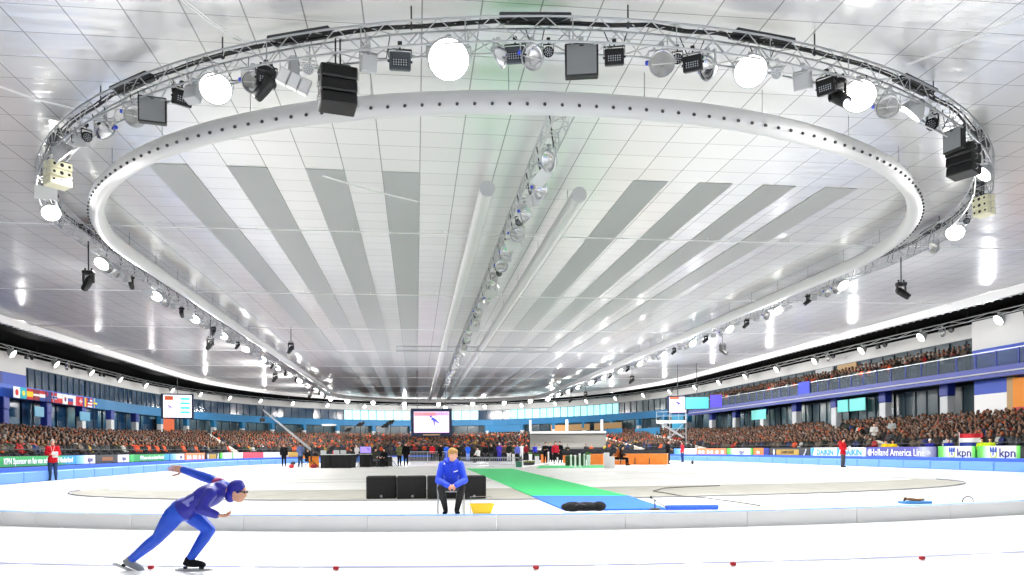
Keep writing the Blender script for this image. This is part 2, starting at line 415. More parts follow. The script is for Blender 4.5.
# front rail of the stand
mb = MB(); RP = offs(INN, .25); mb.tube([V((p.x, p.y, 1.42)) for p in RP], .025, 5)
S_ = arclen(RP); d = 0
while d < S_[-1]: p, _, _ = along(RP, S_, d); mb.cyl((p.x, p.y, 0), (p.x, p.y, 1.42), .02, n=4); d += 1.6
wallp = wallstrip(RP, 0, 1.12, .06)
mb.build('front_rail', DGREY); o = bpy.data.objects['front_rail']; tag(o, 'dark tubular guard rail along the front row of the stands', 'railing')
struct(wallp.build('stand_front_wall', BLACK), 'black wall along the front of the stands')

# sloping stair parapets that cut the stands
def parapet(u, label, wd=.5, r0=.0, r1=1.0, hh=.55, mt=None, du=0.0):
    i = int(u*(n3-1)); a, b_ = I3[i].lerp(O3[i], r0), I3[min(n3-1, max(0, i+int(du)))].lerp(O3[min(n3-1, max(0, i+int(du)))], r1)
    mbb = MB(); d_ = (b_-a).normalized(); sd = V((-d_.y, d_.x, 0))*wd/2; vs = []
    for p, z in ((a, rowz(r0, a.y)), (b_, rowz(r1, b_.y))):
        for s in (-1, 1):
            q = p+sd*s; zz = z; vs += [(q.x, q.y, zz-.3), (q.x, q.y, zz+hh)]
    mbb.add(vs, [(0, 1, 3, 2), (4, 6, 7, 5), (0, 4, 5, 1), (2, 3, 7, 6), (1, 5, 7, 3), (0, 2, 6, 4)])
    o = mbb.build('stair_wall', mt or mat('parapet_pale', 'cfc8bc', .7)); return tag(o, label, 'stair wall')

# ------------------------------------------------------------------ crowd
def nearest_u(px, P, zz):
    best = None
    for i, p in enumerate(P):
        x, y, D = proj(V((p.x, p.y, zz)))
        if D > 1 and (best is None or abs(x-px) < best[0]): best = (abs(x-px), i)
    return best[1]
def spec_geo(stand):
    mb = MB(); h = .45 if not stand else .85
    if stand: mb.cyl((-.09, 0, 0), (-.09, 0, .85), .08, .1, 5, 2); mb.cyl((.09, 0, 0), (.09, 0, .85), .08, .1, 5, 2)
    else:
        mb.cyl((-.1, -.32, .46), (-.1, .05, .46), .085, .1, 5, 2); mb.cyl((.1, -.32, .46), (.1, .05, .46), .085, .1, 5, 2)
        mb.cyl((-.1, -.34, 0), (-.1, -.34, .48), .06, .07, 4, 2); mb.cyl((.1, -.34, 0), (.1, -.34, .48), .06, .07, 4, 2)
    mb.cyl((0, 0, h-.05), (0, -.02, h+.4), .18, .2, 7, 0); mb.cyl((0, -.02, h+.4), (0, -.02, h+.52), .2, .07, 7, 0)
    for s in (-1, 1):
        mb.cyl((s*.22, -.02, h+.43), (s*.25, -.1, h+.15), .06, .055, 4, 0); mb.cyl((s*.25, -.1, h+.15), (s*.12, -.32, h+.14), .055, .045, 4, 0)
    mb.ell((0, -.05, h+.66), (.085, .1, .12), n=7, m=5, mi=1); mb.ell((0, -.02, h+.7), (.095, .1, .11), n=7, m=5, mi=3)
    return mb
GS, GT = spec_geo(False), spec_geo(True)
COATS = {'orange': ('d8541f', 'orange'), 'black': ('0e0f11', 'black'), 'brown': ('2f2822', 'brown'), 'red': ('9c201d', 'red'), 'grey': ('3c3e42', 'grey'),
         'green': ('273122', 'dark green'), 'white': ('b4b4b0', 'white'), 'blue': ('1b2856', 'blue'), 'tan': ('5c5044', 'tan'), 'yellow': ('b08c2e', 'yellow')}
WL = (['orange']*5+['black']*13+['brown']*7+['red']*2+['grey']*4+['green']*2+['white']+['blue']*2+['tan']*4+['yellow'])
WR = (['orange']*2+['black']*17+['brown']*7+['red']*1+['grey']*4+['green']*2+['white']+['blue']*2+['tan']*3)
HAIR = ['8a8680', '120e0c', '1e1510', '120e0c', '241c16', '2b1e14', '1a1816', '4a3824', '39342f', '55504a', '15161a', '9a4418']
SKIN = hexc('7d5b48')
def attr_mat():
    mt = bpy.data.materials.new('crowd_clothes'); mt.use_nodes = True; nt = mt.node_tree; b = nt.nodes['Principled BSDF']; b.inputs['Roughness'].default_value = .8
    a = nt.nodes.new('ShaderNodeAttribute'); a.attribute_name = 'Col'; nt.links.new(a.outputs['Color'], b.inputs['Base Color']); return mt
CM = attr_mat()
def geo_arrays(g):
    v = np.array(g.v, dtype=np.float32); fl = np.concatenate([np.array(f) for f in g.f]); ln = np.array([len(f) for f in g.f]); vm = np.zeros(len(v), int)
    for f, m_ in zip(g.f, g.m):
        for i in f: vm[i] = m_
    return v, fl, ln, vm
AS, AT = geo_arrays(GS), geo_arrays(GT)
def people_mesh(name, items):        # items: (pos, rotz, scale, coat, hair, stand)
    VV, FL, LN, CC = [], [], [], []; o = 0
    for pos, rz, sc, coat, hair, st in items:
        v, fl, ln, vm = AT if st else AS
        c, s = math.cos(rz)*sc, math.sin(rz)*sc
        w = np.empty_like(v); w[:, 0] = v[:, 0]*c-v[:, 1]*s+pos[0]; w[:, 1] = v[:, 0]*s+v[:, 1]*c+pos[1]; w[:, 2] = v[:, 2]*sc+pos[2]
        cols = np.array([hexc(COATS[coat][0]), SKIN, hexc('1d222c'), hexc(hair)], dtype=np.float32)
        VV.append(w); FL.append(fl+o); LN.append(ln); CC.append(cols[vm]); o += len(v)
    VV = np.concatenate(VV); FL = np.concatenate(FL); LN = np.concatenate(LN); CC = np.concatenate(CC)
    me = bpy.data.meshes.new(name); me.vertices.add(len(VV)); me.vertices.foreach_set('co', VV.ravel()); me.loops.add(len(FL)); me.loops.foreach_set('vertex_index', FL.astype(np.int32))
    me.polygons.add(len(LN)); st = np.concatenate(([0], np.cumsum(LN)[:-1])); me.polygons.foreach_set('loop_start', st.astype(np.int32)); me.update(calc_edges=True)
    a = me.attributes.new('Col', 'FLOAT_COLOR', 'POINT'); a.data.foreach_set('color', np.concatenate([CC, np.ones((len(CC), 1), np.float32)], 1).ravel())
    me.validate(); me.materials.append(CM); return me
# parapets in the photo: (pixel x at the front, pixel x at the back)
PU = [nearest_u(q, I3, 1) for q in (700, 640, 236, 905)]
def near_wall(p):
    for u in PU:
        a, b = I3[u], O3[u]; d_ = b-a; k_ = max(0, min(1, (p-a).dot(d_)/d_.dot(d_)))
        if (p-a-d_*k_).length < .55: return True
    return False
ALLP = []
def section(p):
    if p.y > 88 and -22 < p.x < 30: return 'far'
    return 'left' if p.x < 4 else 'right'
for k in range(NR):
    r = (k+.35)/NR; P = rowline(r); S = arclen(P); d = random.random()*.5
    while d < S[-1]-.5:
        p, nn, t = along(P, S, d); D = proj(V((p.x, p.y, 1.5)))[2]; px = proj(V((p.x, p.y, 1.5)))[0]
        d += random.uniform(.46, .6) if D < 90 else random.uniform(.5, .7)
        if D < 10 or px < -40 or px > 1064 or random.random() < .04: continue
        # the open concrete bay on the far right has no seats
        if 529 < px < 608 and p.y > 80: continue
        if near_wall(p): continue
        sec = section(p); coat = random.choice(WR if sec == 'right' else WL)
        ALLP.append((D, (p.x+nn.x*random.uniform(-.1, .1), p.y+nn.y*random.uniform(-.1, .1), rowz(k/NR, p.y)), math.atan2(nn.y, nn.x)+PI/2+random.uniform(-.4, .4), random.uniform(.93, 1.06), coat, random.choice(HAIR), False, sec, px))
# balcony on the right
BALX = 37.6; BALZ = CAMZ+5.15
for row in range(3):
    y = 50.4
    while y < 100:
        y += random.uniform(.42, .62); x = BALX+.5+row*.42; px = proj(V((x, y, 7)))[0]
        if random.random() < .12 or px > 1010: continue
        ALLP.append((proj(V((x, y, 7)))[2], (x, y, BALZ+.22*row), -PI/2+random.uniform(-.4, .4), random.uniform(.95, 1.03), random.choice(['black']*6+['grey']*3+['brown']*2+['red', 'white', 'orange', 'tan']), random.choice(HAIR), True, 'balcony', px))
ALLP.sort(key=lambda q: q[0])
vis = [q for q in ALLP if 0 <= q[8] <= 1024]; front = vis[:300]; ids = set(map(id, front)); rest = [q for q in ALLP if id(q) not in ids]
SECN = {'left': 'left grandstand', 'right': 'right grandstand', 'far': 'far end stand', 'balcony': 'upper right balcony'}
cache = {}
for q in front:
    D, pos, rz, sc, coat, hair, st, sec, px = q; key = (coat, hair, st)
    if key not in cache: cache[key] = people_mesh('spectator', [((0, 0, 0), 0, 1, coat, hair, st)])
    o = link('spectator', cache[key], [], None, pos, rz); o.scale = (sc,)*3
    cn_ = COATS[coat][1]
    tag(o, 'spectator in a %s coat %s the near end of the %s' % (cn_, 'standing at' if st else 'seated in', SECN[sec]), 'person', '%s-coated spectators at the near end of the %s' % (cn_, SECN[sec]))
for sec in SECN:
    it = [q[1:7] for q in rest if q[7] == sec]
    if it:
        o = link('crowd', people_mesh('crowd', it), []); tag(o, 'distant crowd of spectators in mixed coats filling the rest of the %s' % SECN[sec], 'crowd', kind='stuff')

# right balcony
def ybox(name, x0, x1, y0, y1, z0, z1, mt, label, kind=True):
    o = MB().box(((x0+x1)/2, (y0+y1)/2, (z0+z1)/2), (abs(x1-x0), abs(y1-y0), abs(z1-z0))).build(name, mt)
    return struct(o, label) if kind else o
ybox('balcony_beam', BALX-.25, BALX+.15, 38, 104, CAMZ+4.45, BALZ, BEAMB, 'blue edge beam of the right balcony')
ybox('balcony_floor', BALX+.15, 40.2, 38, 104, BALZ-.3, BALZ, BEAMB, 'slab of the right balcony')
ybox('trim_3', BALX-.35, BALX-.25, 38, 104, CAMZ+4.72, CAMZ+4.8, LGREY, 'pale line along the balcony beam')
GB = mat('balustrade_glass', '4b5a68', .45, alpha=.5, spec=.2)
y = 39.0; k = 0
while y < 104:
    k += 1
    bt = thing('balustrade_panel', 'glass balustrade panel with blue post on the edge of the right balcony', 'balustrade', (BALX, y, BALZ), 0, 'glass balustrade panels of the right balcony')
    MB().box((0, .95, .5), (.03, 1.7, .95)).build('pane', GB, bt); MB().box((0, 0, .52), (.08, .08, 1.05)).build('post', BEAMB, bt)
    MB().box((0, .95, 1.06), (.06, 1.9, .05)).build('handrail', STEEL, bt)
    y += 1.9
# end walls of the right gallery near the frame edge
YE = 50.0
ybox('wall_right', 38.5, 39.6, YE-11, YE, BALZ+.02, CAMZ+6.6, ROYAL, 'blue end wall of the right gallery')
ybox('wall_right', 38.5, 39.6, YE-11, YE, CAMZ+6.6, z_top-.1, BULK, 'white end wall above the right gallery')
ybox('wall_right', 38.4, 39.5, YE-3.3, YE-.3, CAMZ+3.5, CAMZ+4.44, ROYAL, 'blue wall panel under the right balcony')
ybox('wall_right', 38.4, 39.5, YE-3.3, YE-.3, z_rec, CAMZ+3.5, WHITE, 'white wall panel under the right balcony')
ybox('wall_right', 38.4, 39.5, YE-4.0, YE-3.3, z_rec, CAMZ+4.44, TAN, 'tan wall beside the blue panel')
o = MB().box((38.2, YE-6.6, CAMZ+3.4), (.1, 5.0, 1.9), bev=.02).build('orange_banner', mat('banner_orange', 'e88a1e')); tag(o, 'orange banner hung under the right balcony at the frame edge', 'banner')
MB().box((38.18, YE-6.6, CAMZ+2.35), (.12, 5.0, .22)).build('red_border', RED, o)
# gallery furniture on the balcony
for (yy, xx, mtx, lab) in ((71.5, 39.45, LGREY, 'grey partition on the right balcony beside the tan kiosk'), (67.5, 39.45, TAN, 'tan kiosk wall on the right balcony')):
    o = MB().box((xx, yy, BALZ+1.25), (.16, 3.2, 2.5), bev=.04).build('partition', mtx); tag(o, lab, 'partition')
o = MB().box((BALX-.1, 71.8, BALZ+.45), (.06, 2.2, 1.5)).build('blue_banner', mat('banner_blue', '3748c8')); tag(o, 'small blue banner hanging on the balcony edge', 'banner')
for yy, xx in ((57.5, 'nearest to the orange banner'), (64, 'halfway along the gallery')):
    o = MB().box((39.48, yy, BALZ+1.6), (.12, 4.6, .9), bev=.04).build('white_screen', mat('pale_sheet', 'a8a8a6')); tag(o, 'pale board behind the balcony crowd, '+xx, 'board')

# ------------------------------------------------------------------ outer pads and advertising boards
SB = arclen(BOARD)
def padring(P, a, b, z, th, mt, label):
    o = wallstrip(cut(P, a, b, 1.5), 0, z, th).build('safety_pad', mt); return tag(o, label, 'pad')
def bu(px, z=.9):       # arc length on the board line seen at pixel column px
    best = None
    for i in range(1400):
        d = SB[-1]*i/1400; p, _, _ = along(BOARD, SB, d); x, y, D = proj(V((p.x, p.y, z)))
        if D > 2 and (best is None or abs(x-px) < best[0]): best = (abs(x-px), d)
    return best[1]
PADP = offs(BOARD, .9); SP = arclen(PADP)
d = 0; pads = []
mbp = MB().box((0, 0, .225), (2.36, .5, .45), bev=.04); pm = mbp.mesh('pad_cover', False); pm.materials.append(PADB)
ms = MB().box((0, -.0, .462), (2.3, .3, .025)).mesh('pad_strip'); ms.materials.append(WHITE)
i = 0
while d < SP[-1]-2.4:
    p, nn, t = along(PADP, SP, d+1.2); px, _, D = proj(V((p.x, p.y, .3))); d += 2.4
    if px < -60 or px > 1090: continue
    side = 'left' if p.x < 0 else ('right' if p.x > 20 else 'far')
    lab = 'light blue crash pad lining the foot of the %s %s' % (side, 'boards' if side != 'far' else 'end boards')
    o = link('crash_pad', pm, [], None, (p.x, p.y, 0), math.atan2(t.y, t.x)); tag(o, lab, 'crash pad', 'light blue crash pads, %s side' % side)
o = wallstrip(offs(BOARD, .35), .0, .62, .3).build('blue_skirt', PADD); tag(o, 'deep blue skirt between the crash pads and the advertising boards', 'skirting')

def gradmat(name, stops):
    if name in MATS: return MATS[name]
    mt = mat(name, 'ffffff', .5); nt = mt.node_tree; b = nt.nodes['Principled BSDF']
    tc = nt.nodes.new('ShaderNodeTexCoord'); sp = nt.nodes.new('ShaderNodeSeparateXYZ'); r = nt.nodes.new('ShaderNodeValToRGB')
    nt.links.new(tc.outputs['Generated'], sp.inputs[0]); nt.links.new(sp.outputs['X'], r.inputs['Fac'])
    els = r.color_ramp.elements
    els[0].position = stops[0][0]; els[0].color = (*hexc(stops[0][1]), 1); els[1].position = stops[-1][0]; els[1].color = (*hexc(stops[-1][1]), 1)
    for q in stops[1:-1]: e = els.new(q[0]); e.color = (*hexc(q[1]), 1)
    nt.links.new(r.outputs['Color'], b.inputs['Base Color']); return mt
KPNG = gradmat('green_white_print', [(0, '3cb43c'), (.12, '6fc850'), (.3, 'e8f4ee'), (.88, 'ffffff'), (.93, '7ccf58'), (1, '3cb43c')])
BLW = gradmat('blue_white_print', [(0, '3a8fe8'), (.35, '9ccdf6'), (.6, 'ffffff'), (1, 'ffffff')])
HALP = gradmat('purple_print', [(0, '4b4a9a'), (.72, '5a559f'), (.84, 'b8bccf'), (1, '3c3f6e')])
DAIP = gradmat('white_cyan_print', [(0, '5ab0e6'), (.06, 'ffffff'), (1, 'ffffff')])
def board(x0, x1, z0, z1, mt, label, texts=(), extra=None):
    a, b_ = bu(x0), bu(x1); p, _, _ = along(BOARD, SB, a); q, _, _ = along(BOARD, SB, b_)
    dv = q-p; L_ = dv.length; r = thing('advertising_board', label, 'advertising board', (p.x, p.y, 0), math.atan2(dv.y, dv.x))
    MB().box((L_/2, .02, (z0+z1)/2), (L_-.02, .08, z1-z0)).build('panel', mt, r)
    MB().box((L_*.15, .1, z0/2), (.06, .06, z0)).box((L_*.85, .1, z0/2), (.06, .06, z0)).build('support', DGREY, r)
    for (txt, fx, fz, size, mtt, bold, sx) in texts:
        me = text_mesh(txt, size, bold, sx); me.materials.append(mtt); o = link('lettering', me, [], r, (L_*fx, -.04, z0+(z1-z0)*fz))
    if extra: extra(r, L_, z0, z1)
    return r
WT = mat('print_white', 'ffffff', .5); PT = mat('print_purple', '3b2a6e', .5); BT = mat('print_blue', '3aa0e0', .5); GT_ = mat('print_gold', 'b8953c', .5)
def kpn_logo(r, L_, z0, z1):
    h = z1-z0; mb = MB(); c = (L_*.4, 0, z0+h*.45)
    mb.cyl((c[0], -.028, c[2]), (c[0], -.034, c[2]), h*.36, n=14); mb.build('logo_disc', mat('logo_yellow', 'c9d64a'), r)
    MB().cyl((c[0], -.036, c[2]), (c[0], -.04, c[2]), h*.24, n=14).build('logo_centre', WT, r)
    mb = MB()
    for q in (-1, 0, 1): mb.cyl((c[0]+q*h*.2, -.038, c[2]+h*.12), (c[0]+q*h*.26, -.038, c[2]+h*.46), h*.09, h*.05, 6)
    mb.cyl((c[0]-h*.1, -.042, c[2]-h*.15), (c[0], -.042, c[2]+h*.12), h*.03, n=5); mb.cyl((c[0]+h*.1, -.042, c[2]-h*.15), (c[0], -.042, c[2]+h*.12), h*.03, n=5)
    mb.build('logo_crown', mat('logo_blue', '3050b8'), r)
def star_white(r, L_, z0, z1):
    h = z1-z0; MB().ell((L_*.05, -.03, (z0+z1)/2), (h*.28, .01, h*.3), n=10, m=6).cyl((L_*.05, -.035, z0+h*.2), (L_*.05, -.035, z1-h*.15), h*.03).build('emblem', WT, r)
    MB().ell((L_*.88, -.03, z0+h*.5), (L_*.05, .008, h*.22), n=10, m=6).build('ship_picture', LGREY, r)
# right boards, from the frame edge inwards
board(1021, 1030, .5, 1.2, BLACK, 'short black advertising board at the right frame edge')
board(978, 1020, .5, 1.24, KPNG, 'green and white advertising board reading kpn, nearest to the right frame edge', [('kpn', .72, .5, .62, PT, .008, 1.25)], kpn_logo)
board(938, 976, .5, 1.24, KPNG, 'green and white advertising board reading kpn beside the purple board', [('kpn', .72, .5, .62, PT, .008, 1.25)], kpn_logo)
board(867, 937, .5, 1.22, HALP, 'purple advertising board reading Holland America Line', [('Holland America Line', .46, .5, .62, WT, .006, 1.0)], star_white)
def daik(r, L_, z0, z1):
    h = z1-z0
    for fx in (.035, .53):
        MB().add([(L_*fx, -.03, z0+.02), (L_*fx+.35, -.03, z1-.02), (L_*fx-.1, -.03, z1-.02), (L_*fx-.1, -.03, z0+.02)], [(0, 1, 2, 3)]).build('logo_triangle', BT, r)
board(811, 866, .5, 1.2, DAIP, 'white advertising board reading DAIKIN twice behind the red-jacketed official', [('DAIKIN', .29, .5, .56, BT, .016, 1.25), ('DAIKIN', .78, .5, .56, BT, .016, 1.25)], daik)
def goldp(r, L_, z0, z1):
    h = z1-z0; MB().box((L_*.47, -.03, (z0+z1)/2), (L_*.56, .01, h*.62)).build('gold_panel', GT_, r)
    MB().ell((L_*.12, -.03, (z0+z1)/2), (h*.2, .01, h*.35), n=8, m=6).cyl((L_*.87, -.03, z0+h*.15), (L_*.92, -.03, z1-h*.3), .05).ell((L_*.92, -.03, z1-h*.2), .06).build('emblem', WT, r)
board(770, 810, .5, 1.2, mat('board_dark', '3c3c3c'), 'dark grey advertising board with a gold panel, left of the DAIKIN board', texts=[('CHAMPIONSHIPS', .47, .5, .36, mat('print_dark', '4a3412'), .01, .8)], extra=goldp)
board(764, 769, .5, 1.2, NAVY, 'narrow navy board between the orange and dark grey boards on the right')
board(753.5, 763.5, .5, 1.2, ORANGE, 'short orange advertising board behind the purple-clad skater', [('tkt', .5, .5, .4, WT, .01, 1.3)])
def squiggle(r, L_, z0, z1):
    h = z1-z0; mb = MB()
    for fx in (.1, .22, .4, .52, .7, .88): mb.box((L_*fx, -.03, z0+h*.45), (L_*.09, .01, h*.34)).ell((L_*fx, -.03, z0+h*.66), (L_*.03, .01, h*.1), n=6, m=4)
    mb.build('white_print', WT, r)
board(727, 753, .5, 1.2, KPNG, 'green and white board behind the bending white-jacketed person', [('Sligro', .5, .5, .45, PT, .008, 1.1)] if False else [('kpn', .6, .5, .5, PT, .008, 1.2)])
board(697, 726.5, .5, 1.2, mat('board_salmon', 'f08a5e'), 'salmon orange advertising board with white print to the right of the standing skater', extra=squiggle)
board(674, 696.5, .5, 1.2, BLW, 'pale blue and white advertising board behind the red and blue skater')
# left boards
LZ0, LZ1 = .66, 1.1
GREENB = gradmat('green_led_print', [(0, '2fae4e'), (.06, '4fbf6a'), (.1, '2a9a4c'), (.8, '2f9f58'), (1, '2f8fe0')])
board(-30, 75, LZ0, LZ1, GREENB, 'green board reading KPN Sponsor en fan van schaatsend Nederland behind the near official', [('KPN Sponsor en fan van schaatsend Nederland', .61, .5, .37, WT, .008, .95)])
board(75, 95, LZ0, LZ1, BLW, 'blue fading to white advertising board reading kpn on the left, nearest the frame edge', [('kpn', .72, .5, .4, PT, .006, 1.1)])
def brown(r, L_, z0, z1):
    MB().box((L_*.5, -.03, (z0+z1)/2), (L_*.5, .01, (z1-z0)*.5)).build('bronze_panel', mat('bronze', '8d5a34'), r)
board(95.5, 117.5, LZ0, LZ1, mat('board_dark', '3c3c3c'), 'dark advertising board with a bronze panel behind the dark-clad person on the left', extra=brown)
board(118, 129, LZ0, LZ1, WT, 'white advertising board reading kpn before the long green board', [('kpn', .5, .5, .36, PT, .006, 1.1)])
board(129.5, 169, LZ0, LZ1, GREENB, 'second green board reading KPN Sponsor, further down the left side', [('KPN Sponsor en fan van schaatsend Nederland', .53, .5, .34, WT, .006, .72)])
board(169.5, 184, LZ0, LZ1, BLW, 'blue and white advertising board left of the orange board', [('kpn', .76, .5, .36, PT, .006, 1.0)])
board(185.5, 204.5, .5, 1.15, mat('board_salmon', 'f08a5e'), 'salmon orange advertising board with white print on the left side', extra=squiggle)
board(206, 219, .5, 1.15, mat('board_dark', '3c3c3c'), 'dark advertising board with a gold panel on the left side', extra=goldp)
board(220, 233, .5, 1.15, KPNG, 'green and white advertising board behind the crouching skater', )
board(233.5, 243, .5, 1.15, WT, 'white advertising board between the two skaters on the far left bend')
board(243.5, 263, .5, 1.15, mat('board_red', 'ec5a62'), 'pinkish red advertising board left of the yellow-jacketed pair')
board(263.5, 300, .5, 1.15, gradmat('amber_print', [(0, 'e8eef6'), (.6, 'e8eef6'), (.7, 'c89a40'), (1, 'c89a40')]), 'white and amber advertising board behind the camera crane base')

# ------------------------------------------------------------------ infield
FLO = noisy('infield_floor', 'd2d1ce', 'c6c5c1', .6, .5)
GRY = noisy('infield_grey', 'a3a198', '97958c', 1.5, .7)
def half_oval(cx, a, yn, yc, yf, nseg=40):
    P = []
    for i in range(nseg+1):
        t = PI+PI*i/nseg; P.append((cx+a*math.cos(t), yc+(yc-yn)*math.sin(t)))
    return P+[(cx+a, yf), (cx-a, yf)]
P = half_oval(4.2, 15, 19.1, 27, 60); struct(MB().prism(P, .0, .012).build('infield_grey', GRY), 'grey infield surface')
P2 = half_oval(4.2, 14.4, 24.6, 27.5, 59.6); struct(MB().prism(P2, .0, .024).build('infield_white', FLO), 'white covered middle of the infield')
mb = MB(); mb.tube([V((x, y, .02)) for x, y in half_oval(4.2, 15.1, 19.0, 27, 60)[0:41]][::1], .02, 4); mb.build('edge_trim', GREY); struct(bpy.data.objects['edge_trim'], 'thin dark edge of the infield')
mb = MB()
for y, x0, x1 in ((34, -9, 6), (31, -8, 3), (41, 9, 18), (38, 10, 17), (36, 12, 17)): mb.box(((x0+x1)/2, y, .026), (x1-x0, 1.2, .006))  # the patches on the right are soft reflections painted in grey
struct(mb.build('floor_patch', noisy('streak_reflection_grey', 'b8b7b3', 'c8c7c4', .8, .6)), 'grey streaks and painted soft reflections on the infield')
# low white pad wall of the inner track edge
CX, CYR, RI = 3.7, 34.9, 23.1
def arcpt(r, ang): return V((CX+r*math.sin(ang), CYR-r*math.cos(ang), 0))
k = 0; seg = 2.0/RI; a = -.80
while a < .80:
    A, B = arcpt(RI, a), arcpt(RI, a+seg*.996); pts = [arcpt(RI, a+seg*.996*i/4) for i in range(5)]+[arcpt(RI-.3, a+seg*.996*i/4) for i in range(4, -1, -1)]
    mx, _, _ = proj((A+B)/2)
    where = 'behind the speed skater' if 100 < mx < 260 else ('in front of the seated man' if 400 < mx < 500 else ('left of centre' if mx < 400 else ('right of centre' if mx < 760 else 'towards the right frame edge')))
    r = thing('kerb_pad', 'low white vinyl kerb pad edging the inner track, '+where, 'kerb pad', (0, 0, 0), 0, 'low white kerb pads '+where)
    MB().prism(pts, 0, .235).build('pad_body', PADW, r)
    pts2 = [arcpt(RI-.03, a+seg*.996*i/4) for i in range(5)]+[arcpt(RI-.24, a+seg*.996*i/4) for i in range(4, -1, -1)]
    MB().prism(pts2, .235, .243).build('blue_top_strip', PADB, r)
    a += seg
# lane line and red track blocks
mb = MB(); pts = [arcpt(26.75, -.7+1.4*i/60) for i in range(61)]
for p, q in zip(pts, pts[1:]):
    d_ = (q-p).normalized(); s_ = V((-d_.y, d_.x, 0))*.035; mb.add([p-s_+V((0, 0, .004)), q-s_+V((0, 0, .004)), q+s_+V((0, 0, .004)), p+s_+V((0, 0, .004))], [(0, 1, 2, 3)])
struct(mb.build('lane_line', mat('line_blue', '8f97cc', .6)), 'thin bluish lane line on the ice')
for (x, y, lb) in ((151, 569.5, 'by the skater\'s feet'), (336, 570.5, 'left of the seated man'), (536, 569.5, 'second from centre, below the kerb'), (733, 566, 'right of centre'), (922, 560, 'nearest to the right frame edge')):
    p = gpt(x, y); o = MB().box((0, 0, .022), (.06, .05, .038), bev=.01).build('track_block', RED, loc=(p.x, p.y, .002)); tag(o, 'small red rubber track block on the lane line, '+lb, 'track marker')
# carpets
def carpet(name, pix, z, mt, label):
    P = [on_z(x, y, 0) for x, y in pix]; o = MB().prism([(p.x, p.y) for p in P], .0, z).build(name, mt); return tag(o, label, 'carpet')
carpet('green_carpet', [(466, 469), (512, 469), (629, 497), (532, 497)], .036, GREENC, 'long green carpet strip crossing the infield')
carpet('blue_carpet', [(532, 497), (629, 497), (668, 510), (565, 511)], .034, BLUEC, 'blue carpet at the near end of the green strip')
carpet('green_mat', [(540, 466), (604, 465.5), (606, 468.2), (536, 468.6)], .03, GREENC, 'small green mat under the white flower stands')
# ------------------------------------------------------------------ near infield objects
Dp = gpt(420, 499.5).y
xs = [gpt(x, 499.5).x for x in (366, 396.5, 427, 457, 487)]
for i in range(4):
    w = xs[i+1]-xs[i]; xm = (xs[i]+xs[i+1])/2; yy = gpt((366, 396.5, 427, 457)[i]+15, 499.5).y
    r = thing('black_barrier', 'black fabric covered barrier block, %s of the four behind the seated man' % ('leftmost', 'second from left', 'third from left', 'rightmost')[i], 'barrier', (xm, yy+.28, .012), -TH*.0)
    MB().box((0, 0, .29), (w-.015, .5, .58), bev=.03).build('block', BLACKF, r)
    MB().ell((.02*i, -.255, .07), (.035, .01, .035), n=8, m=5).build('badge', GREY, r)
    MB().box((-w/2+.02, -.252, .3), (.012, .008, .5)).build('seam', DGREY, r)

def metal_chair(name, label, loc, rz, mtf=ALU, seatm=BLACK, w=.46):
    r = thing(name, label, 'chair', loc, rz)
    for sx in (-1, 1):
        MB().tube([(sx*w/2, -.22, 0), (sx*w/2, -.2, .44)], .013, 8).build('leg', mtf, r); MB().tube([(sx*w/2, .24, 0), (sx*w/2, .2, .45), (sx*w/2, .24, .84)], .013, 8).build('leg', mtf, r)
    MB().box((0, 0, .455), (w, .42, .03), bev=.012).build('seat', seatm, r)
    MB().tube([(-w/2, -.2, .44), (w/2, -.2, .44)], .012).tube([(-w/2, .2, .45), (w/2, .2, .45)], .012).build('seat_frame', mtf, r)
    MB().box((0, .235, .72), (w, .02, .2), bev=.01).build('backrest', seatm, r); return r
SP_ = gpt(451.5, 514.8)
metal_chair('folding_chair', 'grey metal chair under the seated man in the blue jacket', (SP_.x, SP_.y+.32, .0), 0, w=.5)

# yellow tub with wire frame
p = gpt(482, 514.5); r = thing('yellow_tub', 'yellow plastic tub under a thin metal frame beside the chair', 'tub', (p.x, p.y+.05, 0))
mb = MB(); vs = [(-.17, -.12, .02), (.17, -.12, .02), (.17, .12, .02), (-.17, .12, .02), (-.22, -.16, .19), (.22, -.16, .19), (.22, .16, .19), (-.22, .16, .19)]
mb.add(vs, [(0, 3, 2, 1), (0, 1, 5, 4), (1, 2, 6, 5), (2, 3, 7, 6), (3, 0, 4, 7)]); mb.build('tub', YELLOW, r)
MB().box((0, -.16, .19), (.47, .02, .025)).box((0, .16, .19), (.47, .02, .025)).box((.225, 0, .19), (.02, .33, .025)).box((-.225, 0, .19), (.02, .33, .025)).build('rim', YELLOW, r)
MB().tube([(-.2, .2, 0), (-.2, .2, .33), (.2, .2, .33), (.2, .2, 0)], .008, 6).build('frame', GREY, r)
# black kit bag
p = gpt(585, 513); r = thing('kit_bag', 'long black kit bag lying on the blue carpet', 'bag', (p.x, p.y+.1, .03))
mb = MB(); mb.ell((-.22, 0, .09), (.24, .15, .1), n=14, m=8).ell((.05, .03, .085), (.28, .16, .09), n=14, m=8).ell((.3, 0, .09), (.15, .13, .1), n=14, m=8).box((-.05, 0, .05), (.7, .2, .09), bev=.03)
me = remesh(mb, .015, 2); link('bag_body', me, BLACKF, r)
MB().tube([(-.2, -.14, .12), (-.12, -.18, .16), (0, -.18, .13)], .01, 6).build('strap', DGREY, r); MB().tube([(-.4, -.03, .16), (0, -.05, .185), (.3, -.02, .17)], .006, 5).build('zip', GREY, r)
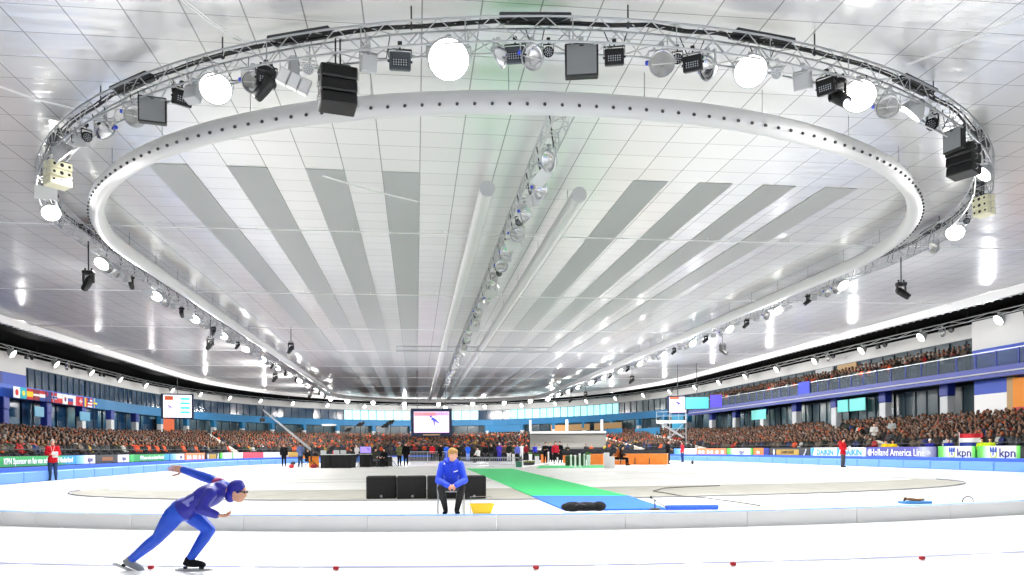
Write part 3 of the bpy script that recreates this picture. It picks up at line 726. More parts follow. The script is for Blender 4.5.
# microphone stand
p = gpt(655, 511.5); r = thing('microphone_stand', 'low black microphone boom stand at the edge of the blue carpet', 'microphone stand', (p.x, p.y, .03))
MB().ell((0, 0, .02), (.13, .09, .025), n=12, m=6).build('base', BLACK, r); MB().cyl((0, 0, 0), (0, 0, .19), .012).build('pole', BLACK, r)
MB().cyl((.26, 0, .03), (-.07, 0, .24), .008).build('boom', BLACK, r); MB().ell((-.08, 0, .25), (.022, .022, .03), n=8, m=6).build('microphone', BLACK, r)
MB().ell((0, 0, .19), .02, n=8, m=6).build('clamp', BLACK, r)
# blue mat roll
p = gpt(667, 511); q = gpt(720, 510.5); o = MB().tube([(p.x, p.y+.1, .062), (q.x, q.y+.1, .062)], .055, 12).build('mat_roll', mat('roll_blue', '2f62e0'), smooth=False); tag(o, 'rolled bright blue mat lying right of the microphone stand', 'mat roll')
# cable
pc = [gpt(x, y) for x, y in ((720, 486.5), (690, 487.5), (664, 489), (653, 492), (665, 494), (684, 497.5), (705, 499), (735, 503), (760, 507))]
o = MB().tube([V((q.x, q.y, .03)) for q in pc], .014, 5).build('cable', mat('cable_dark', '5d5a52')); tag(o, 'thin dark cable looping over the infield right of the carpet', 'cable')
# tool box and hoop on the right
p = gpt(915, 503.5); r = thing('tool_tray', 'blue tray with brown tools beside the kerb on the right', 'tray', (p.x, p.y, 0), .0)
MB().box((0, 0, .03), (.62, .3, .05), bev=.01).build('tray', mat('tray_blue', '3c7fc0'), r); MB().box((-.06, 0, .09), (.3, .2, .06), Ry(.12), bev=.01).box((.1, .04, .085), (.25, .1, .04), bev=.01).build('tools', mat('tool_brown', '7a5c3e'), r)
MB().cyl((-.25, .02, .06), (-.2, .02, .12), .02).build('grip', BLACK, r)
p = gpt(968, 503); o = MB().tube([(-.14, 0, .02), (-.11, 0, .1), (-.04, 0, .14), (.04, 0, .14), (.11, 0, .1), (.13, 0, .02)], .012, 6).build('hoop', DGREY, loc=(p.x, p.y, 0)); tag(o, 'small dark wire hoop standing at the kerb on the right', 'hoop')

# ------------------------------------------------------------------ ceiling stripes, ducts, trusses
STR = mat('stripe_grey', 'b2b4b5', .8, spec=.2)
ns = 3
for x0, x1 in ((-8.61, -7.35), (-6.09, -4.83), (-3.57, -2.31), (-1.05, .2), (7.65, 8.88), (10.03, 11.26), (12.4, 13.63), (14.75, 15.98)):
    ns += 1; o = MB().box(((x0+x1)/2, (26.6+139)/2, ZC-.015), (x1-x0, 139-26.6, .03)).build('trim_%d' % ns, STR); struct(o, 'matt grey stripe along the ceiling')
ZT, ZU = CAMZ+8.7, CAMZ+8.5
TRP = None
def stadium(cx, a, yn, yf, e=2.0, step=2.0, ee=None):
    n1 = 64; P = []
    for i in range(n1+1):      # near end, from left to right
        t = PI*i/n1; c, s_ = math.cos(t), math.sin(t); P.append(V((cx-a*abs(c)**(2/e)*(1 if c > 0 else -1), yn+a-a*abs(s_)**(2/e), 0)))
    y = yn+a; k = int((yf-a-y)/step)
    P += [V((cx+a, y+(yf-a-y)*i/k, 0)) for i in range(1, k)]
    P += [V((cx+a*math.cos(PI*i/24), yf-a+a*math.sin(PI*i/24), 0)) for i in range(25)]
    P += [V((cx-a, yf-a-(yf-a-y)*i/k, 0)) for i in range(1, k)]
    return P
TR = stadium(4.3, 17.45, 16.1, 139)
TU = stadium(4.1, 16.2, 18.9, 137, e=2.12)
def setz(P, z): return [V((p.x, p.y, z)) for p in P]
def resample_closed(P, step):
    Q = P+[P[0]]; S = arclen(Q); n = int(S[-1]/step); return [along(Q, S, S[-1]*i/n)[0] for i in range(n)]
def normals_closed(P):
    out = []
    for i in range(len(P)): t = (P[(i+1) % len(P)]-P[i-1]).normalized(); out.append(V((t.y, -t.x, 0)))
    return out
# ring duct with nozzles
r = thing('ring_duct', 'thick white ring shaped air duct hung inside the lighting truss', 'duct', (0, 0, 0))
MB().tube(setz(resample_closed(TU, 1.0), ZU), .275, 14, closed=True).build('duct_tube', DUCT, r, smooth=True)
Q = resample_closed(TU, .42); N = normals_closed(Q)
inside = V((3.45, 60, 0)); mb = MB(); mn = MB(); cnt = 0
for p, nn in zip(Q, N):
    if p.y > 75: continue
    if (V((4.1, max(35, p.y), 0))-p).dot(nn) > 0: nn = -nn
    c = V((p.x, p.y, ZU))+nn*.235+V((0, 0, -.13)); dd = (nn*.9+V((0, 0, -.6))).normalized()
    mb.cyl(c-dd*.03, c+dd*.05, .045, .036, 7)
o = mb.build('nozzles', DGREY, r); tag(o, 'row of small dark air nozzles', kind='stuff')
mb = MB()
for p in resample_closed(TU, 3.4):
    if p.y < 70: MB().cyl((p.x, p.y, ZU+.26), (p.x, p.y, ZC), .009, n=4).build('hanging_wire', GREY, r)
ms_ = MB(); MBs = resample_closed(TU, 7)
# lighting truss
def truss(root, P, z, w, hgt, rc=.026, rb=.012, closed=True, step=.55, mt=ALU):
    Q = resample_closed(P, step) if closed else P
    if closed: N = normals_closed(Q)
    else: N = [V(((P[-1]-P[0]).normalized().y, -(P[-1]-P[0]).normalized().x, 0))]*len(Q)
    corners = [(-w/2, hgt/2), (w/2, hgt/2), (w/2, -hgt/2), (-w/2, -hgt/2)]
    C = [[V((p.x, p.y, z+b))+n_*a_ for p, n_ in zip(Q, N)] for a_, b in corners]
    for c in C: MB().tube(c, rc, 6, closed=closed).build('chord', mt, root, smooth=True)
    mb = MB(); n = len(Q)
    for i in range(n if closed else n-1):
        j = (i+1) % n
        for u in range(4):
            v = (u+1) % 4; a_, b = (C[u][i], C[v][j]) if i % 2 else (C[v][i], C[u][j]); mb.cyl(a_, b, rb, n=4, caps=False)
        if i % 4 == 0:
            for u in range(4): mb.cyl(C[u][i], C[(u+1) % 4][i], rb, n=4, caps=False)
    mb.build('bracing', mt, root)
r = thing('lighting_truss', 'large oval aluminium lighting truss hung under the white ceiling', 'truss', (0, 0, 0))
truss(r, TR, ZT, .5, .52)
mb = MB()
for p in resample_closed(TR, 4.6): MB().cyl((p.x, p.y, ZT+.2), (p.x, p.y, ZC), .018, n=5).ell((p.x, p.y, ZT+.26), (.06, .06, .05), n=6, m=4).build('hanger', DGREY, r)
Q = resample_closed(TR, .8); mb = MB(); pp = [V((p.x, p.y, ZT+.25+random.uniform(-.03, .05))) for p in Q if True]
mb.tube(pp, .032, 5, closed=True); mb.tube([q+V((0, 0, -.02))+n_*.12 for q, n_ in zip(pp, normals_closed(Q))], .018, 5, closed=True)
mb.build('black_cables', BLACK, r)
mb = MB(); Q2 = resample_closed(TR, 1.7); N2 = normals_closed(Q2)
for i, (p, nn) in enumerate(zip(Q2, N2)):
    if p.y > 70 or random.random() < .25: continue
    t_ = V((nn.y, -nn.x, 0)); o_ = V((p.x, p.y, ZT+.1)); s = random.uniform(.15, .35)
    MB().tube([o_-t_*s, o_-t_*s*.6-V((0, 0, .25+s*.4))-nn*.15, o_+t_*s*.3-V((0, 0, .3+s*.4)), o_+t_*s], .012, 4).build('cable_loop', BLACK, r)
for i, p in enumerate(resample_closed(TR, 4.2)):
    pass
mb = MB()
for i, p in enumerate(Q2):
    if i % 3 == 0 and p.y < 60:
        t_ = V((N2[i].y, -N2[i].x, 0)); MB().box((p.x, p.y, ZT+.34), (1.5, .4, .08), Rz(math.atan2(t_.y, t_.x)), bev=.02).build('cable_tray', DGREY, r)
# central truss and the two straight ducts
r = thing('centre_truss', 'long straight aluminium lighting truss along the middle of the ceiling', 'truss')
truss(r, [V((3.8, 19.4+.55*i, 0)) for i in range(205)], ZT-.05, .5, .45, closed=False)
for i in range(30): MB().tube([(3.6, 20.5+i*2.2, ZT+.2), (3.75, 20.9+i*2.2, ZT-.3), (3.9, 21.6+i*2.2, ZT-.25), (4.0, 22.2+i*2.2, ZT+.2)], .02, 5).build('cable_loop', BLACK, r)
for x, lb, y0 in ((2.4, 'left', 25.6), (5.55, 'right', 25.9)):
    r = thing('straight_duct', 'straight white round duct running just %s of the centre truss' % lb, 'duct')
    MB().cyl((x, y0, ZT-.1), (x, 133, ZT-.1), .25, n=18).build('duct_tube', DUCT, r, smooth=False); MB().cyl((x, y0-.02, ZT-.1), (x, y0+.05, ZT-.1), .262, n=18).build('end_cap', LGREY, r)
    mb = MB()
    for k in range(14): MB().cyl((x, y0+2+7*k, ZT+.1), (x, y0+2+7*k, ZC), .012, n=4).build('hanger', GREY, r)
r = thing('cross_truss', 'short slim truss crossing the ceiling above the big screen', 'truss')
truss(r, [V((-1.6+.55*i, 66, 0)) for i in range(25)], CAMZ+8.5, .35, .4, rc=.03, closed=False)
# outer beam
r = thing('perimeter_duct', 'broad white perimeter duct running round the edge of the ceiling', 'duct')
BP = [p for p in BEAMP]; wz = CAMZ+9.02
wallstrip(BP, wz-.2, wz+.32, .25).build('duct_body', mat('perimeter_white', 'f4f4f4', .5), r)
mb = MB(); S_ = arclen(BP); d = 10
while d < S_[-1]-10:
    p, nn, t_ = along(BP, S_, d)
    if p.y < 100: mb.cyl(V((p.x, p.y, wz-.18))-nn*.12, V((p.x, p.y, wz-.28))-nn*.12, .1, .08, n=6)
    d += .75
o = mb.build('outlets', LGREY, r); o['kind'] = 'stuff'
# sprinkler pipes across the ceiling
for k in range(9):
    y = 33.5+13.4*k; r = MB().tube([(-28+(.0 if y < 95 else (y-95)*.3), y, ZC-.16), (35-(.0 if y < 95 else (y-95)*.3), y, ZC-.16)], .028, 6)
    for j in range(16): r.cyl((-26+3.9*j, y, ZC-.16), (-26+3.9*j, y, ZC), .012, n=4)
    o = r.build('sprinkler_pipe', WHITE); tag(o, 'thin white sprinkler pipe crossing the ceiling', 'pipe', 'sprinkler pipes across the ceiling')
def cable(pa, pb, lb, z=ZC-.25, tw=.07):
    a_, b = on_z(*pa, z), on_z(*pb, z); s = (b-a_).cross(V((0, 0, 1))).normalized()*tw
    o = MB().tube([a_, (a_+b)/2+V((0, 0, -.05)), b], .014, 5).tube([a_+s, (a_+b)/2+s+V((0, 0, -.05)), b+s], .014, 5).build('steel_cable', WHITE); tag(o, lb, 'cable')
cable((176, -4), (240, 42), 'pair of pale steel cables above the top left of the truss'); cable((-4, 86), (74, 109), 'pale steel cables reaching the truss from the left frame edge')
cable((1030, 12), (902, 66), 'pale steel cables reaching the truss from the upper right'); cable((322, 176), (418, 202), 'pale double rod slanting across the grey ceiling stripes')

# ------------------------------------------------------------------ fixtures (local: hang point at z=0, facing -y)
def yoke(r, w, h, mt=DGREY, top=.12):
    MB().cyl((0, 0, top), (0, 0, 0), .02, n=6).box((0, 0, 0), (w, .04, .02)).box((-w/2, 0, -h/2), (.015, .04, h)).box((w/2, 0, -h/2), (.015, .04, h)).box((0, 0, top), (.09, .09, .08), bev=.01).build('yoke', mt, r)
def tilt_R(t): return Rx(t)
def fx_dish(tilt=.35, dia=.54):
    r = thing('dish_light', 'x', 'lamp'); yoke(r, dia*1.06, dia*.55, ALU); c = V((0, 0, -dia*.55)); R = Rx(PI/2+tilt)
    rr = dia/2
    MB().lathe([(.05, -.24), (.09, -.22), (rr*.72, -.14), (rr*.95, -.03), (rr, .02), (rr*.96, .02), (rr*.9, -.03), (rr*.6, -.12), (.0, -.2)], c, 22, R).build('reflector', CHROME, r, smooth=True)
    MB().lathe([(rr*.97, .015), (rr*1.03, .02), (rr*1.03, .05), (rr*.95, .05), (rr*.97, .015)], c, 22, R).build('rim', ALU, r, smooth=True)
    MB().cyl(c+R @ V((0, 0, -.18)), c+R @ V((0, 0, -.02)), .03, n=8).cyl(c+R @ V((-rr*.8, 0, .01)), c+R @ V((rr*.8, 0, .01)), .01, n=4).build('bulb', BULB, r)
    MB().cyl(c+V((-rr*1.05, 0, .05)), c+V((-rr*1.25, .02, .06)), .05, n=8).build('connector', BLUEP, r)
    return Proto(r)
def fx_flood(tilt=.75, w=.62, E=LAMP, lname='lens'):
    r = thing('floodlight', 'x', 'lamp'); yoke(r, w*1.08, .19, STEEL); c = V((0, 0, -.19)); R = Rx(tilt)
    R2 = R @ Rx(PI/2); q = w/2
    MB().lathe([(0, -.3), (.08, -.3), (q*.55, -.24), (q*.9, -.1), (q, 0), (q*1.04, .02), (q*1.04, .05), (q*.96, .05), (q*.95, .0)], c, 22, R2).build('housing', LGREY, r, smooth=True)
    MB().cyl(c+R2 @ V((0, 0, .0)), c+R2 @ V((0, 0, .035)), q*.95, n=22).build(lname, E, r)
    MB().box(c+R @ V((0, .3, 0)), (.16, .12, .12), R, bev=.02).build('ballast', GREY, r); return Proto(r)
def fx_panel(mt=mat('panel_slate', '3f454b', .5)):
    r = thing('wash_light', 'x', 'lamp'); yoke(r, .46, .16, BLACK); c = V((0, 0, -.24)); R = Rx(.25)
    MB().box(c, (.43, .16, .34), R, bev=.02).build('housing', mt, r); MB().box(c+R @ V((0, -.085, -.03)), (.32, .012, .15), R).build('lens_plate', mat('lens_dark', '23262a'), r)
    mb = MB()
    for i in range(6):
        for j in range(3): mb.cyl(c+R @ V((-.125+.05*i, -.09, -.075+.045*j)), c+R @ V((-.125+.05*i, -.098, -.075+.045*j)), .015, n=6)
    o = mb.build('led_lenses', LED, r); MB().cyl(c+V((-.25, 0, 0)), c+V((.25, 0, 0)), .025, n=8).build('tilt_knob', BLACK, r); return Proto(r)
def fx_par(tilt=.5, mt=BLACK):
    r = thing('par_light', 'x', 'lamp'); yoke(r, .26, .16, mt); c = V((0, 0, -.18)); R = Rx(PI/2+tilt)
    MB().lathe([(0, -.12), (.08, -.12), (.12, -.04), (.13, .06), (.115, .07), (.11, .05), (0, .05)], c, 16, R).build('housing', mt, r, smooth=True)
    mb = MB()
    for k, n_ in ((0, 1), (.045, 6), (.085, 10)):
        for i in range(n_): mb.ell(c+R @ V((k*math.cos(2*PI*i/n_), k*math.sin(2*PI*i/n_), .055)), .016, n=6, m=4)
    mb.build('led_lenses', LED, r); return Proto(r)
def fx_moving(drop=.0):
    r = thing('moving_head', 'x', 'lamp'); z = -drop
    if drop: MB().cyl((0, 0, .1), (0, 0, z), .022, n=6).build('drop_pole', DGREY, r)
    MB().box((0, 0, z-.07), (.34, .26, .13), bev=.03).cyl((-.1, 0, z+.02), (-.1, 0, z+.08), .03).cyl((.1, 0, z+.02), (.1, 0, z+.08), .03).build('base', BLACK, r)
    MB().box((-.15, 0, z-.26), (.05, .14, .3), bev=.02).build('arm', BLACK, r); MB().box((.15, 0, z-.26), (.05, .14, .3), bev=.02).build('arm', BLACK, r)
    c = V((0, 0, z-.36)); R = Ry(.75) @ Rx(.5)
    MB().lathe([(0, .2), (.09, .2), (.13, .12), (.13, -.1), (.115, -.3), (.1, -.34), (.085, -.34), (.08, -.3), (0, -.3)], c, 16, R).build('head', BLACK, r, smooth=True)
    MB().cyl(c+R @ V((0, 0, -.3)), c+R @ V((0, 0, -.325)), .078, n=14).build('lens', LED, r); return Proto(r)
def fx_square():
    r = thing('square_speaker', 'x', 'loudspeaker'); yoke(r, .5, .1, STEEL); c = V((0, 0, -.34))
    MB().box(c, (.7, .2, .7), bev=.02).build('cabinet', BLACK, r); MB().box(c+V((0, -.105, 0)), (.62, .014, .62)).build('grille', mat('grille_grey', '85888a', .7), r)
    MB().box(c+V((0, -.115, .28)), (.09, .01, .03)).build('badge', DGREY, r); return Proto(r)
def fx_box(mt=LGREY):
    r = thing('box_light', 'x', 'lamp'); yoke(r, .38, .16, LGREY); c = V((0, 0, -.24)); R = Rx(.3)
    MB().box(c, (.34, .26, .34), R, bev=.02).build('housing', mt, r); MB().box(c+R @ V((0, -.135, 0)), (.29, .012, .29), R).build('glass', LGREY, r); return Proto(r)
def fx_triple():
    r = thing('triple_flood', 'x', 'lamp'); MB().cyl((0, 0, .1), (0, 0, -.2), .1, .12, 10).cyl((0, -.02, -.2), (0, -.08, -.3), .12, .07, 10).build('mount', LGREY, r)
    R = Ry(.38)
    for i in (-1, 0, 1):
        c = V((0, -.08, -.42))+R @ V((.22*i, 0, 0)); q = MB().box(c, (.2, .14, .3), R, bev=.01).build('cell', mat('flood_shell', 'c9cac8'), r); MB().box(c+R @ V((0, -.075, 0)), (.17, .01, .26), R).build('glass', WHITE, q)
    return Proto(r)
def fx_array(mt, gm, cream=False):
    r = thing('line_array_speaker', 'x', 'loudspeaker')
    MB().box((-.05, -.03, .02), (.03, .05, .66)).box((.05, -.03, .02), (.03, .05, .66)).box((0, 0, -.25), (.5, .3, .04)).build('hanging_straps', BLACK, r)
    for i in range(3):
        R = Rx(-.07*i); c = V((0, .02*i, -.42-.29*i))
        q = MB().box(c, (.78, .5, .265), R, bev=.025).build('cabinet', mt, r); MB().box(c+R @ V((0, -.252, 0)), (.7, .01, .21), R).build('grille', gm, q)
        if cream:
            MB().cyl(c+R @ V((0, -.255, 0)), c+R @ V((0, -.262, 0)), .07, n=12).cyl(c+R @ V((.26, -.255, 0)), c+R @ V((.26, -.262, 0)), .05, n=10).cyl(c+R @ V((-.26, -.255, 0)), c+R @ V((-.26, -.262, 0)), .05, n=10).build('horn', BLACK, q)
        for s in (-1, 1): MB().tube([c+R @ V((s*.39, -.08, -.07)), c+R @ V((s*.44, -.08, -.07)), c+R @ V((s*.44, -.08, .07)), c+R @ V((s*.39, -.08, .07))], .012, 5).build('handle', STEEL, q)
    return Proto(r)
def fx_reflect():
    r = thing('reflector_board', 'x', 'reflector'); yoke(r, .3, .1, STEEL); c = V((0, 0, -.34)); R = Rx(.9)
    MB().box(c, (.62, .02, .5), R, bev=.004).build('sheet', mat('reflector_sheet', 'c4c6c6', .5), r); MB().box(c+R @ V((0, .02, 0)), (.64, .02, .04), R).build('stiffener', GREY, r); return Proto(r)
FX = {'dish': fx_dish(), 'flood': fx_flood(), 'panel': fx_panel(), 'blackpanel': fx_panel(BLACK), 'par': fx_par(), 'moving': fx_moving(), 'hang': fx_moving(.85), 'square': fx_square(), 'box': fx_box(),
      'triple': fx_triple(), 'array': fx_array(BLACK, BLACKF), 'warray': fx_array(CREAM, CREAM, True), 'reflect': fx_reflect(), 'whitepar': fx_par(.5, WHITE)}
WFL = fx_flood(.6, .5, LAMPS)
DROP = {'array': 0, 'warray': 0}
TRS = resample_closed(TR, .35); TRN = normals_closed(TRS)
def near_truss(px, py, drop=.35):
    best = None
    for p, nn in zip(TRS, TRN):
        x, y, D = proj(V((p.x, p.y, ZT-.2-drop)))
        if D < 1 or D > 110: continue
        e = (x-px)**2+(y-py)**2
        if best is None or e < best[0]: best = (e, p, nn)
    _, p, nn = best; c = V((4.05, max(33.6, min(120, p.y)), 0))
    if (c-p).dot(nn) < 0: nn = -nn
    return p, nn        # nn points to the inside of the oval
lights = []
def light_at(p, rz, power, tilt=.0, size=.5):
    ld = bpy.data.lights.new('lamp_light', 'AREA'); ld.shape = 'DISK'; ld.size = size; ld.energy = power; ld.color = (1, .985, .96)
    o = bpy.data.objects.new('lamp_light', ld); COL.objects.link(o); o.location = p; o.rotation_euler = (tilt, 0, rz); lights.append(o); return o
DR = {'flood': .18, 'array': .7, 'warray': .55, 'square': .3, 'box': .2, 'par': .15, 'whitepar': .15, 'moving': .3, 'dish': .25, 'panel': .2, 'blackpanel': .2, 'reflect': .3, 'triple': .35}
def fx(kind, px, py, label, group=None, turn=0.0, face='cam', scale=1.0):
    p, nn = near_truss(px, py, DR[kind]); z = ZT-.2
    v = V((-p.x, -p.y, 0)).normalized() if face == 'cam' else (nn if face == 'in' else -nn)
    rz = math.atan2(v.y, v.x)+PI/2+turn
    o = FX[kind].put(V((p.x, p.y, z)), rz, label, group, scale)
    if kind == 'flood': light_at(V((p.x, p.y, z-.55*scale))+v*.45*scale, rz, POW*(.9 if face == 'cam' else .5), -.35)
    return o
POW = 900
NEAR = [('flood', 60, 146, 'lit floodlight on the left bend of the truss above the cream speaker', 'in', 0, 1), ('warray', 58, 172, 'cream three-box line array speaker on the left bend of the truss', 'cam', .5, .8),
 ('reflect', 36, 193, 'pale square reflector board on the outer left of the truss', 'cam', 0, 1.0), ('flood', 48, 214, 'brightly lit floodlight below the cream speaker on the left', 'cam', .1, 1), ('dish', 104, 123, 'round dish lamp hanging flat at the upper left bend', 'in', .5, 1),
 ('par', 83, 125, 'black par lamp on the upper left bend beside the flat dish lamp', 'cam', .4, 1), ('box', 75, 131, 'pale box lamp under the black par lamp on the upper left bend', 'cam', -.4, .9), ('dish', 132, 108, 'round dish lamp left of the framed square speaker on the upper left', 'cam', .2, .95),
 ('square', 153, 102, 'square grey speaker with black frame on the upper left of the truss', 'cam', -.1, .9), ('blackpanel', 175, 81, 'black LED panel lamp right of the upper left square speaker', 'cam', .4, 1), ('box', 188, 86, 'pale box lamp next to the brightest upper left floodlight', 'in', .2, 1),
 ('flood', 220, 78, 'brightly lit floodlight on the upper left of the truss', 'cam', -.1, 1.15), ('dish', 250, 76, 'round dish lamp left of the black moving head on the truss', 'cam', -.2, .9), ('moving', 264, 68, 'black moving head lamp between dish and triple floodlight', 'cam', 0, 1.1),
 ('blackpanel', 267, 44, 'black LED panel lamp on top of the truss over the moving head', 'cam', 0, 1.0), ('triple', 300, 72, 'pale triple-cell floodlight left of the black speaker stack', 'cam', 0, 1.1), ('whitepar', 313, 58, 'small round lamp between triple floodlight and black speaker stack', 'cam', 0, 1),
 ('array', 341, 82, 'black three-box line array speaker hanging left of centre', 'cam', .15, 1.0), ('box', 366, 53, 'pale box lamp right of the black speaker stack', 'cam', .2, 1), ('panel', 400, 48, 'slate LED panel lamp left of the brightest floodlight', 'cam', 0, 1.05), ('whitepar', 424, 47, 'small round LED lamp left of the brightest floodlight', 'cam', 0, .8),
 ('flood', 456, 56, 'largest, brightest floodlight near the top centre of the truss', 'cam', 0, 1.4), ('dish', 492, 50, 'side-on dish lamp right of the brightest floodlight', 'in', 1.2, .9), ('panel', 512, 40, 'slate LED panel lamp at the top centre of the truss', 'cam', -.1, .95),
 ('dish', 540, 50, 'round dish lamp left of the top centre square speaker', 'cam', .5, .95), ('par', 553, 43, 'small black par lamp beside the top centre square speaker', 'cam', 0, .85), ('square', 578, 52, 'large square grey speaker with black frame at the top centre', 'cam', 0, 1.0), ('blackpanel', 614, 44, 'black LED panel lamp right of the top centre square speaker', 'cam', 0, .95),
 ('dish', 656, 56, 'round dish lamp facing the camera right of centre', 'cam', 0, 1), ('par', 676, 50, 'small black par lamp right of the camera-facing dish lamp', 'cam', 0, .85), ('blackpanel', 695, 51, 'black LED panel lamp left of the narrow dish lamp', 'cam', -.2, .95), ('dish', 711, 61, 'narrow turned dish lamp left of the right-hand bright floodlight', 'cam', -.95, .95),
 ('flood', 752, 68, 'brightly lit floodlight on the upper right of the truss', 'cam', .1, 1.15), ('whitepar', 777, 62, 'pale round lamp just right of the upper right floodlight', 'cam', -.4, .95), ('box', 806, 69, 'pale box lamp on the upper right of the truss', 'cam', -.3, 1.05), ('blackpanel', 824, 71, 'black LED panel lamp on the upper right beside the pale box', 'cam', -.4, 1),
 ('moving', 841, 80, 'black moving head lamp on the upper right of the truss', 'cam', 3.0, 1.15), ('flood', 863, 92, 'very bright floodlight beside the upper right moving head', 'cam', 0, 1.25), ('dish', 886, 97, 'round dish lamp between two lit floodlights on the upper right', 'cam', .2, 1), ('flood', 915, 107, 'lit floodlight left of the right bend square speaker', 'in', .4, 1.0),
 ('par', 946, 93, 'black par lamp on the outside of the right bend', 'cam', -.6, 1.2), ('square', 965, 123, 'square grey speaker with black frame on the right bend', 'cam', -.7, .85), ('array', 972, 154, 'black three-box line array speaker on the right bend', 'cam', -.5, .95), ('reflect', 938, 120, 'pale reflector board under the truss on the right bend', 'in', 0, 1.1),
 ('flood', 992, 170, 'lit floodlight seen edge-on at the right extreme of the truss', 'in', .6, .9), ('warray', 985, 208, 'cream three-box line array speaker at the right extreme of the truss', 'cam', -.7, .75), ('blackpanel', 969, 196, 'black LED panel lamp beside the right cream speaker', 'cam', -.3, .9), ('flood', 952, 230, 'brightly lit floodlight below the right cream speaker', 'cam', 0, 1.1),
 ('dish', 930, 238, 'flat hanging dish lamp on the lower right bend', 'in', .3, .95), ('par', 966, 222, 'small black par lamp right of the lower right floodlight', 'cam', 0, .9)]
for k_, x, y, lb, face, turn, sc in NEAR: fx(k_, x, y, lb, None, turn, face, sc)
# straights: one lit floodlight every 7.2 m, small fixtures between
def straight(side):
    xx = 4.05+(17.5 if side == 'right' else -17.5); inn = -1 if side == 'right' else 1
    for i in range(15):
        y = 28+7.2*i+(2 if side == 'right' else .5)
        if i == 0 : y += 6.3
        if y > 122: break
        loc = V((xx, y, ZT-.32)); far = y > 75
        g = 'lit floodlights along the %s straight of the lighting truss' % side
        if i > 0:
            FX['flood'].put(loc, -.25*inn, 'lit floodlight hanging under the %s straight of the oval truss' % side, g, 1.0)
            light_at(loc+V((0, -.3, -.5)), (PI/2 if i % 2 else -PI/2), POW*(1.5 if y < 80 else 2.6), (-.55 if y < 60 else (-.75 if y < 85 else -.95)))
        for j, (kk, nm) in enumerate((('dish', 'round dish lamp'), ('box', 'pale box lamp'), ('moving', 'black moving head lamp'), ('reflect', 'pale reflector board'))):
            if (i+j) % 4 == 3 and j > 1: continue
            yy = y+1.5+1.45*j
            if yy > 122: break
            FX[kk].put(V((xx, yy, ZT-.32)), -.3*inn+random.uniform(-.5, .5), '%s hanging under the %s straight of the oval truss' % (nm, side), '%ss along the %s straight of the lighting truss' % (nm, side), .9)
straight('left'); straight('right')
for i in range(9):       # far bend
    t = PI*(i+.5)/9; p = V((4.05+17.5*math.cos(t), 121.5+17.5*math.sin(t), ZT-.32)); FX['flood'].put(p, 0, 'lit floodlight on the far bend of the oval truss', 'lit floodlights on the far bend of the lighting truss', 1.2); light_at(V((p.x, p.y, ZT-1.0)), PI, POW*1.1, -1.1)
# black moving heads on drop poles
for x, y, lb in ((88, 262, 'nearest on the left side'), (895, 262, 'nearest on the right side'), (214, 333, 'second on the left side'), (716, 333, 'second on the right side')):
    p, nn = near_truss(x, y-20, 0); FX['hang'].put(V((p.x, p.y, ZT-.25)), 0 if x < 500 else PI, 'black moving head hanging on a pole from the truss, '+lb, None, 1.25)
for x, y, lb in ((272, 372, 'left'), (308, 392, 'left'), (630, 366, 'right'), (583, 382, 'right'), (552, 396, 'right')):
    p, nn = near_truss(x, y-6, 0); FX['hang'].put(V((p.x, p.y, ZT-.25)), 0, 'black moving head hanging on a pole from the far %s straight of the truss' % lb, 'far hanging moving heads, %s straight' % lb, 1.3)
p = on_z(291, 340, ZT-.3); FX['hang'].put(V((p.x, p.y, ZC-.1)), 0, 'black lamp cluster hanging inside the oval beside the left duct', None, 1.3)
# centre truss fixtures
for i in range(44):
    y = 21.5+1.25*i+(i > 10)*(i-10)*.7; kk = ('dish', 'reflect', 'dish', 'box', 'dish', 'par')[i % 6]
    nm = {'dish': 'round dish lamp', 'box': 'pale box lamp', 'reflect': 'pale reflector board', 'par': 'black par lamp'}[kk]
    FX[kk].put(V((3.8+random.uniform(-.12, .12), y, ZT-.35)), random.uniform(-1.2, 1.2), '%s hanging under the centre truss' % nm, '%ss under the centre truss' % nm, 1.05)
